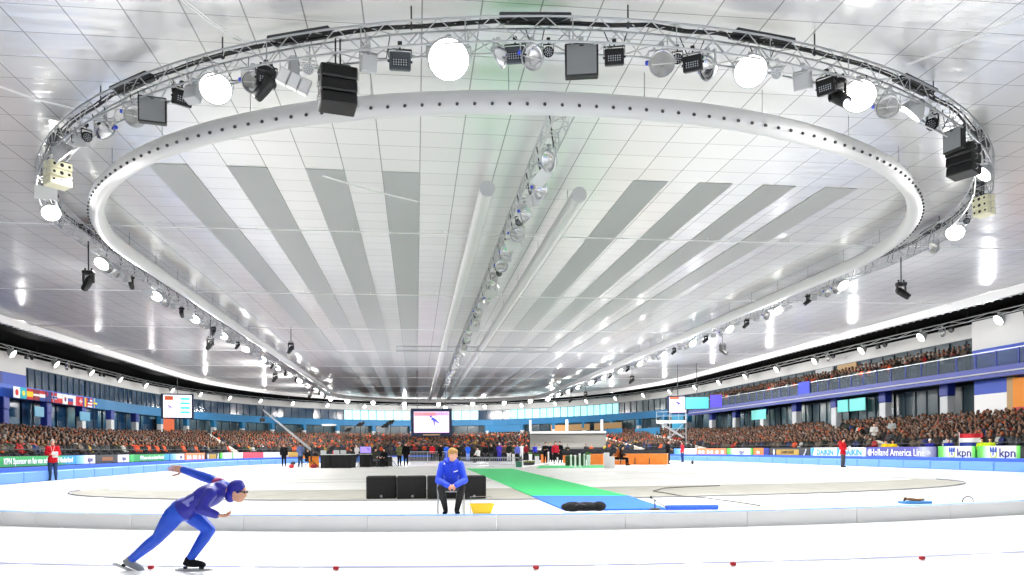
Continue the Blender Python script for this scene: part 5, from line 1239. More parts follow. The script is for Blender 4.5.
# behind the seated man
for a in (
 ('down', 441, 463, '15161a', DK, 'person in black close behind the left shoulder of the seated man', 0),
 ('raise', 446.5, 461.5, '2a5fd8', '2b55c0', 'person in a bright blue jacket and trousers behind the head of the seated man', BACK),
 ('front', 453, 459, 'e0662c', DK, 'person in orange partly hidden behind the head of the seated man', .3),
 ('down', 459, 461, '1f2420', DK, 'person in dark green right behind the head of the seated man', 0),
 ('front', 468, 462, '2a5fd8', '8aa0dc', 'person in a blue jacket and pale shorts right of the seated man', BACK+.3),
 ('sit', 477.5, 463, 'e6e6e2', DK, 'person in a white top bending by the barrier', -.8),
 ('down', 485.5, 461.5, '1c1d20', GR, 'person in a black coat, left one of the dark pair at the barrier', BACK),
 ('front', 491.5, 461.5, '17181c', GR, 'person in a black coat, right one of the dark pair at the barrier', BACK),
 ('cap', 499.5, 462, '4a3cb0', '3c36a8', 'person in a purple blue tracksuit with a white cap', BACK),
 ('down', 504.5, 460, '5a4638', DK, 'person in a brown coat right of the purple tracksuit', 0),
 ('down', 509, 462, '22261f', 'd8d8d8', 'person in a dark coat and white trousers at the barrier', BACK),
 ('front', 513.5, 460.5, '37452f', DK, 'person in dark green near the green tub', .3),
 ('down', 517.5, 462, '5660b0', DK, 'person in a lilac blue jacket left of the dark red coat', .4),
 ('down', 521.5, 460.5, 'e2e4e8', 'dcdcdc', 'person all in white left of the dark red coat', 0),
 ('long', 526, 461, '7a1a26', DK, 'person in a dark red coat behind the tall white planter', .4),
 ('folded', 531, 458, '8a4a3a', DK, 'person in a rust top behind the tall white planter', 0),
 ('down', 535, 460, '2d34a0', DK, 'person in a deep blue jacket right of the tall white planter', .5),
 ('front', 539, 459.5, 'e4e6ea', '20242c', 'dark-haired person in a white top left of the orange box', -.6),
 ('folded', 545.5, 464, '14161c', DK, 'person in a black suit right of the first orange box', .2),
 ('down', 550.5, 464, '181c2c', DK, 'person in a dark navy suit beside the black suit', -.2),
 ('long', 555.5, 464.5, 'c02a3c', DK, 'person in a crimson jacket among the flower stands', .2),
 ('front', 560, 464, '14151a', DK, 'person in black next to the crimson jacket', -.4),
 ('front', 567.5, 458.5, '23301f', DK, 'person in dark green behind the flower-covered desk', .3),
 ('folded', 573, 458, '9a2034', DK, 'person in a crimson top behind the white counter', 0),
 ('down', 586, 458, '17181c', DK, 'person in black left of the orange jacket', .3),
 ('folded', 591.5, 458, 'f06a1c', DK, 'person in a bright orange jacket behind the orange board', 0),
 ('down', 596, 457, '1a1a1e', DK, 'person in black half hidden right of the orange jacket', 0),
 ('front', 605.5, 458, 'f0d81e', '8c9438', 'person in a yellow jacket behind the white pillar', 0),
 ('bend', 628, 458.5, 'e8e8ea', DK, 'person in white bending behind the long orange board', .6),
 ('front', 642.5, 458.5, 'd8d4e0', DK, 'person in a pale top left of the yellow and black jacket', .3),
 ('front', 648.5, 458.5, 'e8dc22', '1d1d20', 'person in a yellow and black jacket behind the long orange board', -.2),
 ('sit', 617, 466, 'a0522a', DK, 'person in rust brown sitting before the long orange board', -1.4),
 ('sit', 623, 466, '231a18', DK, 'person in dark brown sitting before the long orange board', 1.2),
 ('front', 668, 464.5, '101114', '1b2018', 'skater in black at the end of the long orange board', 1.0),
 ('down', 682.5, 462.5, 'c0303c', '26386e', 'skater in a red top and blue leggings in front of the pale blue board', -1.2),
 ('bend', 739.5, 460.5, 'e8eaee', DK, 'person in white and black bending at the green and white board', 1.3),
 ('down', 745.5, 460.5, '5238c0', '4a3ac8', 'person in a purple suit standing at the short orange board', .8),
):
    HH = {'cap': WHITE}.get(a[0], random.choice([HB, HD, HB, HBL]))
    put_person(a[0], a[1], a[2], a[3], a[4], a[5], a[6], HH, D=None)
# stewards in front of the right stand and the empty bay
def at_board(px, inward): 
    d = bu(px); p, nn, t = along(BOARD, SB, d); return p-nn*inward
for px, pose, c1, c2, lb in ((878, 'front', 'f0c81c', '2a2a2e', 'steward in yellow behind the purple board, left one of two'), (884.5, 'front', 'f0c81c', '2a2a2e', 'steward in yellow behind the purple board, right one of two'), (922, 'cap', '2c2f96', DK, 'person in blue with a white cap behind the purple board'),
                         (940, 'front', '24309a', DK, 'person in blue behind the right end of the purple board'), (973, 'front', 'c8e02a', DK, 'steward in a hi-vis jacket right of the flag, left one of two'), (981.5, 'front', 'c8e02a', DK, 'steward in a hi-vis jacket right of the flag, right one of two')):
    p = at_board(px, .55); person('person', lb, POSES[pose], (p.x, p.y, .0), -math.atan2(p.x, p.y), (cl(c1), cl(c2) if isinstance(c2, str) else c2, SHB, WHITE if pose == 'cap' else HB), .95)
for px, r_, c1, lb in ((835, .3, 'c8c8c4', 'spectator in a white coat standing among the right stand crowd, lower one'), (842, .42, '9aa0a0', 'spectator in a pale grey coat standing among the right stand crowd, upper one')):
    d = bu(px); p, nn, t = along(BOARD, SB, d); q = p-nn*(1.2+6*r_); person('person', lb, POSES['front'], (q.x, q.y, rowz(r_, q.y)), -math.atan2(p.x, p.y), (cl(c1), DK, SHB, HB), .95)
p = at_board(961, .6); r = thing('national_flag', 'large red, white and blue striped flag held up behind the first green board', 'flag', (p.x, p.y, 1.2), -math.atan2(p.x, p.y))
for i, c_ in enumerate(('1f3a93', 'f4f4f4', 'c0202c')): 
    vs = []; 
    for k in range(9): x = -.55+1.1*k/8; y = .05*math.sin(k*1.1); vs += [(x, y, .24*i), (x, y, .24*i+.24)]
    MB().add(vs, [(2*k, 2*k+2, 2*k+3, 2*k+1) for k in range(8)]).build('stripe', mat('flag_'+c_, c_, .7), r)
MB().cyl((-.56, 0, -.35), (-.56, 0, .8), .014, n=6).build('flag_pole', WHITE, r)

# --- seated man in blue
S0 = V((SP_.x, SP_.y, 0)); s_ = 1.02
J = dict(hl=(-.1, .28, .53), hr=(.1, .28, .53), kl=(-.2, -.17, .53), kr=(.2, -.15, .53), al=(-.11, .0, .09), ar=(.1, -.02, .09), sl=(-.165, .06, .955), sr=(.175, .06, .955), head=(.035, -.06, 1.165),
         el=(-.25, -.06, .66), er=(.26, -.06, .66), wl=(-.055, -.3, .57), wr=(.07, -.3, .575), fl=(.03, -.36, .55), fr=(-.02, -.36, .545))
ms = figure(J, (0, -1, -.25), (.93, -.5, -.2), lean=(0, -.42, 1), headup=(.12, -.15, 1), voxel=.011, hair='short', palms=((.55, .2, -.5), (-.55, .2, -.3)), curl=(.75, .95), cover=.024, hem=.0, detail=True, shoe_dir=((-.2, -1, 0), (.15, -1, 0)))
r = person('person', 'person in a royal blue jacket sitting on the metal chair, hands clasped, looking right', ms, (S0.x, S0.y+.0, 0), -TH*.2, (noisy('jacket_royal', '1a41d6', '2249dd', 12, .65), noisy('trousers_black', '121214', '1a1a1d', 14, .8), SHB, noisy('hair_blond', 'c49a5a', '9f7840', 60, .7)), 1.0)
H = bent_axes((.93, -.5, -.2), (.12, -.15, 1)); hd = V(J['head'])
hb = MB(); hb.ell(V((.0, .13, 1.04)), (.15, .07, .07), n=14, m=8); hb.tube([(-.11, .09, 1.06), (-.09, .02, 1.03), (-.04, -.04, .99), (.0, -.055, .96), (.04, -.04, .99), (.09, .02, 1.03), (.11, .09, 1.06)], .028, 8); link('hood', remesh(hb, .012, 3), MATS['jacket_royal'], r)
MB().box((.085, -.165, .84), (.085, .012, .018), Rx(-.3) @ Ry(-.3), bev=.003).build('chest_logo', WT, r); MB().ell((-.13, -.07, .985), (.016, .008, .02), n=8, m=6).build('shoulder_badge', WT, r)
MB().tube([(0, -.06, .95), (.0, -.135, .86), (.0, -.165, .76), (0, -.145, .64)], .005, 5).build('zip', NAVY, r)
mb = MB()
for q in (-1, 1): mb.ell(hd+H[0]*q*.03+H[1]*.083+H[2]*.012, .0095, n=8, m=6)
mb.build('eyes', mat('eye_dark', '1d2630', .2), r)
mb = MB()
for q in (-1, 1): mb.tube([hd+H[0]*q*.046+H[1]*.078+H[2]*.03, hd+H[0]*q*.03+H[1]*.088+H[2]*.034, hd+H[0]*q*.014+H[1]*.09+H[2]*.03], .004, 5)
mb.build('eyebrows', mat('brow', '9a7648', .8), r); MB().ell(hd+H[1]*.083-H[2]*.058, (.018, .006, .005), H, n=8, m=6).build('mouth', mat('lip', 'b5695c', .6), r)

# --- speed skater, mid-stride to the right
P0 = gpt(183, 571.5); sc_ = 1/ (F/proj(P0)[2])
xa = rt0; ya = V((fw.x, fw.y, 0)).normalized()
def sk(px, py, dy=0.0):      # joint from its place in the stride, dy = depth offset
    return V(((px-183)*sc_, dy, (571.5-py)*sc_))
J = dict(hl=sk(183, 510, .08), hr=sk(181, 511, -.09), kl=sk(206, 531, .1), kr=sk(160, 537, -.04), al=sk(187, 561, .06), ar=sk(126, 561, .1),
         sl=sk(219, 489, .2), sr=sk(217, 493, -.17), head=sk(238, 492, .0), el=sk(202, 481, .3), wl=sk(171, 470, .3), er=sk(212, 507, -.3), wr=sk(223, 514, -.16), fl=sk(163, 469, .3), fr=sk(231, 516, -.12))
suit = noisy('suit_blue', '1c50d4', '245ade', 6, .4); suitd = noisy('suit_navy', '272a9c', '3030ae', 8, .4)
ms = figure(J, (.15, 0, -1), (1, 0, -.25), lean=(1, 0, .42), headup=(.2, 0, 1), voxel=.011, hair=None, palms=((0, -1, 0), (0, 0, 1)), curl=(.45, .7), cover=.01, detail=True, shoe_dir=((1, 0, -.02), (.86, .1, -.42)), legfat=1.12)
r = person('person', 'speed skater in a blue racing suit with a dark blue hood, striding to the right', ms, P0, -TH, (suitd, suit, cl('d8dade'), HB), 1.0, names={'jacket': 'suit_top', 'trousers': 'suit_legs', 'shoe': 'skate_boot'})
Hx = bent_axes((1, 0, -.25), (.2, 0, 1)); hd = V(J['head']); hm = MB(); hm.ell(hd+Hx[2]*.02-Hx[1]*.015, (.084, .098, .105), Hx, 18, 12); hm.ell(hd-Hx[1]*.06-Hx[2]*.05, (.07, .06, .08), Hx, 14, 10); hm.ell(hd+Hx[2]*.075+Hx[1]*.0, (.045, .06, .055), Hx, 12, 8)
link('hood', remesh(hm, .011, 2), suitd, r)
mb = MB()
for q in (-1, 1): mb.ell(hd+Hx[0]*q*.034+Hx[1]*.088+Hx[2]*.012, (.022, .01, .014), Hx, n=10, m=6)
mb.tube([hd+Hx[0]*.08+Hx[2]*.012, hd+Hx[0]*.06+Hx[1]*.07+Hx[2]*.014, hd+Hx[1]*.098+Hx[2]*.016, hd-Hx[0]*.06+Hx[1]*.07+Hx[2]*.014, hd-Hx[0]*.08+Hx[2]*.012], .006, 6); mb.build('glasses', BLACK, r)
[c for c in r.children if c.name.startswith('skate_boot')][0].material_slots[0].material = cl('1a1b1e'); [c for c in r.children if c.name.startswith('skate_boot')][1].material_slots[0].material = cl('8f9498')
# suit details: arm of bright blue with a pink band, white chest lettering block, thigh overlays
def sleeve(a, b, c, mt_, f=1.0, e=.013):
    m_ = MB(); m_.limb([a, a.lerp(b, .4), b, b.lerp(c, .35), b.lerp(c, f)], [.058+e, .05+e, .04+e, .041+e, .03+e], 12); return link('sleeve', remesh(m_, .011, 2), mt_, r)
sleeve(V(J['sl']), V(J['el']), V(J['wl']), suit, .95); sleeve(V(J['sr']), V(J['er']), V(J['wr']), suitd, .95, .012)
m_ = MB(); a, b = V(J['sl']), V(J['el']); m_.cyl(a.lerp(b, .35), a.lerp(b, .7), .069, .063, 14); m_.build('pink_band', mat('band_pink', 'c0457c', .5), r, smooth=True); bpy.data.objects['pink_band']['label'] = 'pink band round the raised upper arm'
pel = (V(J['hl'])+V(J['hr']))/2; shc = (V(J['sl'])+V(J['sr']))/2; ax = (shc-pel).normalized(); nrm = V((-ax.z, 0, ax.x))
def patch(t, o_, w_, h_, nm, mt_):
    m_ = MB(); c = pel.lerp(shc, t); R = Matrix((ax, V((0, 1, 0)), nrm)).transposed()
    m_.box(c+nrm*o_+V((0, -.133, 0)), (w_, .012, h_), R, bev=.004); m_.build(nm, mt_, r)
patch(.42, .02, .16, .07, 'side_panel', mat('panel_lilac', '8a8ee0', .5)); patch(.78, .03, .13, .05, 'chest_panel', mat('panel_lightblue', '6f93e6', .5)); patch(.7, -.05, .16, .028, 'lettering_band', mat('band_pale', 'c8ccec', .5))
for k, dd in (('l', V((1, 0, -.02))), ('r', V((.86, .1, -.42)))):
    a = V(J['a'+k]); dd = dd.normalized(); u = V((0, 0, 1)); sx = dd.cross(u).normalized(); u = sx.cross(dd); R = Matrix((dd, -sx, u)).transposed()
    MB().box(a+dd*.05-u*.105, (.40, .003, .022), R).box(a+dd*.05-u*.09, (.34, .014, .014), R).build('skate_blade', STEEL, r)
    MB().box(a+dd*.13-u*.08, (.05, .022, .03), R, bev=.004).build('blade_mount', BLACK, r); MB().box(a-dd*.04-u*.08, (.04, .022, .03), R, bev=.004).build('blade_mount', BLACK, r)

# ------------------------------------------------------------------ infield equipment
def pb(x, y): q = gpt(x, y); return q
def face_cam(p): return -math.atan2(p.x, p.y)
def media_table(x0, x1, yb, label, h=.95):
    a, b = pb(x0, yb), pb(x1, yb); L_ = (b-a).length; r = thing('media_table', label, 'table', (a.x, a.y, .024), math.atan2((b-a).y, (b-a).x))
    MB().box((L_/2, .35, h), (L_, .7, .05), bev=.01).build('tabletop', mat('table_top', 'd8d8d4'), r)
    vs = []; n = int(L_/.16)
    for i in range(n+1): x = L_*i/n; y = .02*math.sin(i*2.1); vs += [(x, y, 0.0), (x, y+.0, h-.02)]
    MB().add(vs, [(2*i, 2*i+2, 2*i+3, 2*i+1) for i in range(n)]).box((0, .35, h/2), (.02, .68, h-.03)).box((L_, .35, h/2), (.02, .68, h-.03)).build('black_skirt', BLACKF, r); return r
media_table(320.5, 329.5, 468.5, 'black-skirted table left of the pale pole'); media_table(330.5, 351, 468.5, 'long black-skirted media table with papers'); media_table(359.5, 371, 467.5, 'black-skirted stand under the video monitor')
for i, (x, lb) in enumerate(((323, 'laptop on the left black-skirted table'), (336, 'laptop on the long media table, left one'), (343, 'laptop on the long media table, right one'))):
    p = pb(x, 468.5); r = thing('laptop', 'open '+lb, 'laptop', (p.x, p.y+.35, .024+.975), face_cam(p)); MB().box((0, 0, .012), (.4, .28, .024), bev=.005).build('base', GREY, r); MB().box((0, .16, .15), (.4, .02, .27), Rx(-.2), bev=.005).build('lid', LGREY, r)
p = pb(334, 468); o = MB().box((0, 0, .1), (.3, .3, .2), bev=.02).build('red_box', RED, loc=(p.x, p.y+.4, 1.0)); tag(o, 'small red box on the long media table', 'box')
p = pb(365.5, 467.5); r = thing('video_monitor', 'lilac glowing video monitor on the black-skirted stand', 'monitor', (p.x, p.y+.3, 1.0), face_cam(p))
MB().box((0, 0, .3), (.86, .08, .52), bev=.02).build('frame', BLACK, r); MB().box((0, -.045, .3), (.78, .012, .45)).build('display', SCRL, r); MB().box((0, 0, .02), (.3, .2, .04), bev=.01).build('foot', BLACK, r); MB().cyl((0, .02, 0), (0, .02, .1), .03).build('neck', BLACK, r)
m_ = MB(); skater_print(m_, .2, .33, .2)
for q in range(len(m_.v)): m_.v[q] = (m_.v[q][0], m_.v[q][1]+.03, m_.v[q][2])
m_.build('picture', NAVY, r)
def crate(x, y, w, h, mt, label, rot=0, cat='crate', name='crate'):
    p = pb(x, y); r = thing(name, label, cat, (p.x, p.y, .024), face_cam(p)+rot); MB().box((0, .2, h/2), (w, .4, h), bev=.015).build('body', mt, r)
    MB().box((0, .2, h-.02), (w+.02, .42, .04), bev=.008).build('lid', mt, r); MB().box((-w*.3, -.005, h*.6), (w*.16, .014, .03)).box((w*.3, -.005, h*.6), (w*.16, .014, .03)).build('latch', GREY, r); return r
crate(314, 467.8, .72, .82, mat('crate_orange', 'f08a22'), 'bright orange flight case right of the crane base'); crate(304, 463, .35, .72, mat('crate_orange', 'f08a22'), 'orange case standing behind the grey-blue clad person', .4)
def bag(x, y, w, mt, label):
    p = pb(x, y); r = thing('bag', label, 'bag', (p.x, p.y, .024), face_cam(p)); m_ = MB(); m_.ell((0, 0, .14), (w/2, .16, .15), n=12, m=8).box((0, 0, .1), (w*.8, .24, .18), bev=.04); link('bag_body', remesh(m_, .025), mt, r)
    MB().tube([(-w*.2, -.05, .24), (-w*.1, -.06, .34), (w*.1, -.06, .34), (w*.2, -.05, .24)], .014, 6).build('handle', BLACK, r)
bag(291.5, 468.5, .4, RED, 'red bag on the infield left of the crane base'); bag(293, 465, .45, BLACK, 'black bag behind the red bag'); bag(314, 468.3, .5, mat('bag_dark_red', '9c2028'), 'dark red bag in front of the orange flight case')
bag(697-4.5, 464.5, .22, BLACK, 'small black bag alone on the ice right of the red and blue skater')
# camera crane
p = pb(305, 468); r = thing('camera_crane', 'long grey camera crane arm reaching up over the left stand', 'camera crane', (p.x, p.y, .024), face_cam(p)); D_ = proj(p)[2]; k_ = D_/F
tip = V((-40*k_, .6, 58*k_)); piv = V((6*k_, 0, 18*k_)); tail = V((20*k_, -.2, 10*k_)) 
m_ = MB(); dv = tip-piv
for o_ in ((0, .07, .07), (0, -.07, .07), (0, .07, -.07), (0, -.07, -.07)): m_.cyl(piv+V(o_)*1.4, tip+V(o_)*.6, .022, .015, 6)
for i in range(24): m_.cyl(piv+dv*(i/24)+V((0, .07 if i % 2 else -.07, .08)), piv+dv*((i+1)/24)+V((0, -.07 if i % 2 else .07, -.07)), .01, n=4)
m_.cyl(piv, tip, .05, .035, 8); m_.build('crane_arm', STEEL, r); MB().cyl(piv, tail, .08, n=8).box(tail, (.35, .4, .35), bev=.04).build('counterweight', DGREY, r)
MB().cyl((6*k_, 0, .5), piv, .06, n=8).tube([(6*k_, 0, .55), (6*k_-.6, -.4, 0)], .03, 6).tube([(6*k_, 0, .55), (6*k_+.6, -.4, 0)], .03, 6).tube([(6*k_, 0, .55), (6*k_, .7, 0)], .03, 6).build('tripod', BLACK, r)
MB().box(tip+V((-.05, 0, -.75)), (.34, .5, .3), bev=.04).cyl(tip, tip+V((-.05, 0, -.65)), .03).cyl(tip+V((-.05, -.25, -.75)), tip+V((-.05, -.42, -.75)), .09, n=10).build('camera_head', BLACK, r)
def mast(x, yb, yt, label):
    p = pb(x, yb); k_ = proj(p)[2]/F; h = (yb-yt)*k_; r = thing('camera_mast', label, 'camera mast', (p.x, p.y, .024), face_cam(p)); MB().cyl((0, 0, .5), (0, 0, h-.2), .04, .03, 6).build('pole', BLACK, r)
    for a in (0, 2.1, 4.2): MB().cyl((0, 0, .6), (.5*math.cos(a), .5*math.sin(a), 0), .02, n=5).build('leg', BLACK, r)
    MB().box((0, 0, h-.05), (.34, .3, .3), bev=.04).box((-.22, 0, h-.12), (.2, .3, .2), bev=.03).cyl((.1, -.1, h), (.2, -.35, h+.05), .09, .1, 10).build('camera', BLACK, r)
mast(361, 467, 424, 'black camera mast behind the video monitor'); mast(386, 467, 425.5, 'black camera mast over the media desk, left of the tallest'); mast(391, 467.5, 422, 'tallest black camera mast over the media desk'); mast(349, 466, 429.5, 'black camera mast behind the long media table'); mast(300.5, 467, 430, 'black camera mast beside the crane base')
p = pb(329.8, 467.8); o = MB().cyl((0, 0, 0), (0, 0, .98), .03, n=8).box((0, 0, .01), (.3, .3, .02)).build('pale_pole', LGREY, loc=(p.x, p.y-.1, .024)); tag(o, 'short pale pole between the two black-skirted tables', 'pole')
r = thing('folding_table', 'small white-topped table at the end of the media desk', 'table', pb(393.5, 466)+V((0, 0, .024)), face_cam(pb(393, 466)))
MB().box((0, 0, .66), (.82, .5, .04), bev=.01).box((0, -.24, .5), (.8, .02, .3)).build('tabletop', WHITE, r)
for sx in (-1, 1):
    for sy in (-1, 1): MB().cyl((sx*.36, sy*.2, 0), (sx*.36, sy*.2, .64), .018, n=6).build('leg', ALU, r)
media_table(373, 388, 466.8, 'dark equipment desk with grey boxes behind the seated pair', .75)
# barriers
def barrier(x0, x1, y, h, label, low=False, group=None):
    a, b = pb(x0, y), pb(x1, y); L_ = (b-a).length; n = max(1, round(L_/2.2))
    for i in range(n):
        p = a.lerp(b, i/n); q = a.lerp(b, (i+.97)/n); l = (q-p).length; r = thing('crowd_barrier', label, 'barrier', (p.x, p.y, .024), math.atan2((q-p).y, (q-p).x), group)
        MB().tube([(0, 0, .02), (0, 0, h), (l, 0, h), (l, 0, .02)], .028, 6).build('frame', STEEL, r); m_ = MB(); m_.cyl((0, 0, .16), (l, 0, .16), .018, n=5)
        for k in range(1, int(l/.16)): m_.cyl((k*.16, 0, .16), (k*.16, 0, h-.02), .009, n=4)
        m_.build('bars', STEEL, r); MB().box((.25, 0, .01), (.05, .5, .03)).box((l-.25, 0, .01), (.05, .5, .03)).build('foot', STEEL, r)
barrier(409, 447, 463, 1.05, 'steel crowd barrier left of the seated man', group='steel crowd barriers left of the seated man')
barrier(461, 520, 466.8, .62, 'low steel crowd barrier right of the seated man', group='low steel crowd barriers right of the seated man')
o = MB(); a, b = pb(408, 461.5), pb(522, 461.5); d_ = (b-a); o = MB().box((d_.length/2, 0, .25), (d_.length, .5, .5), bev=.03).build('low_stage', DGREY, loc=(a.x, a.y+.6, .024), rotz=math.atan2(d_.y, d_.x)); tag(o, 'low dark stage edge behind the steel barriers', 'stage')
o = wallstrip(cut(offs(BOARD, 2.2), bu(403), bu(645), 3), .0, .86, .1).build('backdrop_fence', BLACKF); tag(o, 'long low black fabric fence behind the people on the infield', 'fence')
# green tub, hedge box, planters and desks
def planter(x, y, w, h, label, plant=True, mt=WHITE):
    p = pb(x, y); r = thing('planter', label, 'planter', (p.x, p.y, .03), face_cam(p)); vs = []
    for z, q in ((0, .8), (h, 1.0)): vs += [(-w/2*q, -.2*q, z), (w/2*q, -.2*q, z), (w/2*q, .2*q, z), (-w/2*q, .2*q, z)]
    MB().add(vs, [(3, 2, 1, 0), (4, 5, 6, 7), (0, 1, 5, 4), (1, 2, 6, 5), (2, 3, 7, 6), (3, 0, 4, 7)]).build('pot', mt, r)
    if plant:
        m_ = MB()
        for i in range(46):
            a = random.random()*2*PI; rr = random.random()*w*.55; c = V((rr*math.cos(a), rr*.5*math.sin(a), h)); d = V((math.cos(a)*.6, math.sin(a)*.4, random.uniform(.6, 1.2))).normalized()*random.uniform(.12, .26); sd = d.cross(V((0, 0, 1))).normalized()*.035
            m_.add([c, c+d*.5+sd, c+d, c+d*.5-sd], [(0, 1, 2, 3)])
        m_.build('leaves', mat('leaf_green', '4c7a34', .7), r)
planter(530.5, 461.5, .36, .72, 'tall white planter with green leaves, left one of the pair'); planter(537, 464.8, .36, .66, 'tall white planter with green leaves, right one of the pair'); planter(513.5, 465, .22, .85, 'slim white post box at the right end of the barriers', False)
planter(588.5, 466.5, .3, .8, 'tall white planter beside the orange board', True)
crate(519, 467.5, .42, .38, mat('tub_green', '2f7a5c'), 'green tub at the right end of the low barriers', cat='box')
p = pb(529, 465.5); r = thing('flower_trough', 'long low trough of green and yellow flowers before the white planters', 'planter', (p.x, p.y, .03), face_cam(p)); MB().box((0, 0, .1), (.85, .3, .2), bev=.02).build('trough', DGREY, r)
m_ = MB()
for i in range(120):
    c = V((random.uniform(-.42, .42), random.uniform(-.15, .15), .18)); d = V((random.uniform(-.5, .5), random.uniform(-.5, .3), 1)).normalized()*random.uniform(.08, .2); sd = d.cross(V((0, 1, .2))).normalized()*.03; m_.add([c, c+d*.5+sd, c+d, c+d*.5-sd], [(0, 1, 2, 3)], random.choice([0, 0, 1]))
m_.build('flowers', [mat('leaf_green', '4c7a34'), mat('flower_yellow', 'b8a83a')], r)
def post(x, y, h, label, w=.14):
    p = pb(x, y); r = thing('white_post', label, 'post', (p.x, p.y, .03), face_cam(p)); MB().cyl((0, 0, 0), (0, 0, h), w/2, w/2*.8, 10).build('shaft', WHITE, r); MB().cyl((0, 0, 0), (0, 0, .04), w*.9, n=12).build('foot', WHITE, r); MB().ell((0, 0, h), w*.55, n=10, m=6).build('cap', WHITE, r)
for x, y, h, lb in ((548.5, 465, .95, 'tallest slim white post in front of the black suits'), (557.5, 465, .5, 'short white post before the crimson jacket'), (571, 467, .75, 'white post on the green mat, left one'), (575.3, 468, .75, 'white post on the green mat, middle one'), (579.8, 467.8, .85, 'white flower post on the green mat, right one'), (584.5, 466.5, .8, 'pale green post left of the orange board')): post(x, y, h, lb)
def desk(x0, x1, y, h, mt, label, top=True, lettering=False):
    a, b = pb(x0, y), pb(x1, y); L_ = (b-a).length; r = thing('desk', label, 'desk', (a.x, a.y, .028), math.atan2((b-a).y, (b-a).x)); MB().box((L_/2, 0, h/2), (L_, .06, h), bev=.01).build('front_board', mt, r)
    MB().box((L_/2, .32, h-.02), (L_, .6, .04), bev=.01).build('top', mt if not top else mat('desk_top', 'e4e2da'), r); MB().box((.03, .3, h/2), (.04, .56, h-.05)).box((L_-.03, .3, h/2), (.04, .56, h-.05)).build('side_board', mt, r); return r, L_
OB = noisy('desk_orange', 'f2812e', 'f68d3c', 3, .5)
desk(541, 544.8, 463, .75, OB, 'narrow orange desk right of the white planters'); desk(563, 573, 463.5, .66, OB, 'orange desk behind the flower posts'); desk(590, 603.2, 465, .82, OB, 'orange desk between the flower stands and the white pillar')
r, L_ = desk(613.5, 667, 465, .82, OB, 'long orange advertising desk right of the white pillar'); 
for i, fx_ in enumerate((.05, .1, .15, .22, .27)): MB().tube([(L_*fx_-.09, -.04, .42), (L_*fx_-.05, -.04, .32), (L_*fx_, -.04, .45), (L_*fx_+.05, -.04, .3), (L_*fx_+.1, -.04, .4)], .022, 5).build('script_lettering', WHITE, r)
for fx_ in (.14, .41, .68): MB().box((L_*fx_, -.06, .25), (.05, .05, .5)).build('support', DGREY, r)
p = pb(608.5, 468.3); r = thing('white_pillar', 'stepped white display pillar between the orange desks', 'pillar', (p.x, p.y, .03), face_cam(p)); MB().box((-.12, .1, .48), (.36, .4, .96), bev=.015).build('tall_block', WHITE, r); MB().box((.22, .0, .36), (.34, .4, .72), bev=.015).build('low_block', WHITE, r)
r, L_ = desk(571, 583, 459, .9, WHITE, 'white counter behind the flower posts'); desk(598, 615, 459.5, .78, WHITE, 'white counter behind the yellow-jacketed person')
m_ = MB(); p = pb(577, 466)
for i in range(200):
    c = V((random.uniform(-.8, .8), random.uniform(-.1, .2), random.uniform(0, .75))); d = V((random.uniform(-1, 1), random.uniform(-1, 0), random.uniform(0, 1))).normalized()*random.uniform(.08, .2); sd = d.cross(V((0, 0, 1))).normalized()*.03; m_.add([c, c+d*.5+sd, c+d, c+d*.5-sd], [(0, 1, 2, 3)], random.choice([0, 0, 1, 2]))
r = thing('flower_stand', 'dense green flower arrangement behind the white posts', 'flowers', (p.x, p.y+.5, .03), face_cam(p)); MB().box((0, .1, .36), (1.5, .3, .72), bev=.02).build('stand', mat('stand_green', '33482c'), r); o = m_.build('foliage', [mat('leaf_green', '4c7a34'), mat('leaf_dark', '2c4a24'), mat('flower_pink', 'c87a8a')], r)
# ramp with white edges
a, b = pb(522, 468), pb(553, 464.3); o = MB().tube([a+V((0, 0, .05)), b+V((0, 0, .12))], .05, 6).build('ramp_edge', WHITE); tag(o, 'white slanting edge strip beside the flower trough', 'strip')
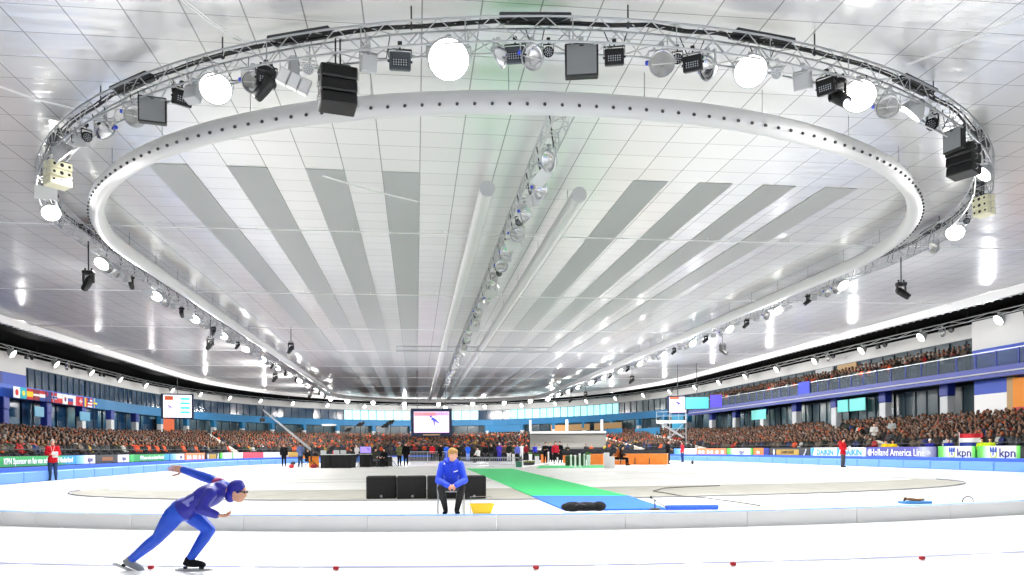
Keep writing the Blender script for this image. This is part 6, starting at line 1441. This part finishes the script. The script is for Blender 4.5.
# camera platform
D_ = 84; k_ = D_/F; c = at(673, 450, D_); zb = CAMZ+(448-435)*k_-.3; r = thing('camera_platform', 'white scaffold camera platform with stair on the right infield', 'platform', (c.x, c.y, 0), face_cam(c))
zt = CAMZ+(448-421)*k_; x0, x1 = -16*k_, 13*k_
MB().box(((x0+x1)/2, .6, zt), (x1-x0, 1.8, .12), bev=.02).box(((x0+x1)/2, -.32, zt-.1), (x1-x0, .06, .28)).build('deck', WHITE, r)
for sx, sy in ((1, 0), (1, 1), (.45, 0), (.45, 1)): MB().cyl((x0+(x1-x0)*sx, -.2+1.6*sy, zb-.8), (x0+(x1-x0)*sx, -.2+1.6*sy, zt+1.0), .04, n=6).build('leg', ALU, r)
m_ = MB(); m_.cyl((x0+(x1-x0)*.45, -.2, zb), (x1, -.2, zt), .04, n=5).cyl((x0, -.2, zt), (x0+(x1-x0)*.9, -.2, zb), .06, n=5).cyl((x0+.3, -.2, zt), (x0+(x1-x0)*.95, -.2, zb), .04, n=5)
for z in (zb+.4, zb+1.0): m_.cyl((x0+(x1-x0)*.45, -.2, z), (x1, -.2, z), .025, n=5)
m_.build('bracing', ALU, r); m_ = MB()
for z in (.55, 1.0): m_.cyl((x0, -.3, zt+z), (x1, -.3, zt+z), .025, n=5)
for i in range(5): m_.cyl((x0+(x1-x0)*i/4, -.3, zt), (x0+(x1-x0)*i/4, -.3, zt+1.0), .022, n=5)
m_.build('railing', STEEL, r)
# stair walls in the stands
parapet(PU[0]/(n3-1), 'pale sloping stair wall cutting the right stand, nearer to the camera platform'); parapet(PU[1]/(n3-1), 'pale sloping stair wall at the left end of the right stand')
parapet(PU[2]/(n3-1), 'pale sloping stair wall cutting the left stand'); parapet(PU[3]/(n3-1), 'pale sloping stair wall in the near part of the right stand')
WORLD_S, EXPO = 0.9, -0.33

# ------------------------------------------------------------------ light and look
w = bpy.data.worlds.new('world'); SC.world = w; w.use_nodes = True
w.node_tree.nodes['Background'].inputs[0].default_value = (.93, .96, 1, 1); w.node_tree.nodes['Background'].inputs[1].default_value = WORLD_S
SC.view_settings.view_transform = 'Standard'; SC.view_settings.look = 'None'; SC.view_settings.gamma = 1; SC.view_settings.exposure = EXPO
SC.view_settings.use_curve_mapping = False
SC.cycles.use_denoising = True; SC.cycles.max_bounces = 6; SC.cycles.diffuse_bounces = 4; SC.cycles.glossy_bounces = 3; SC.cycles.sample_clamp_indirect = 6
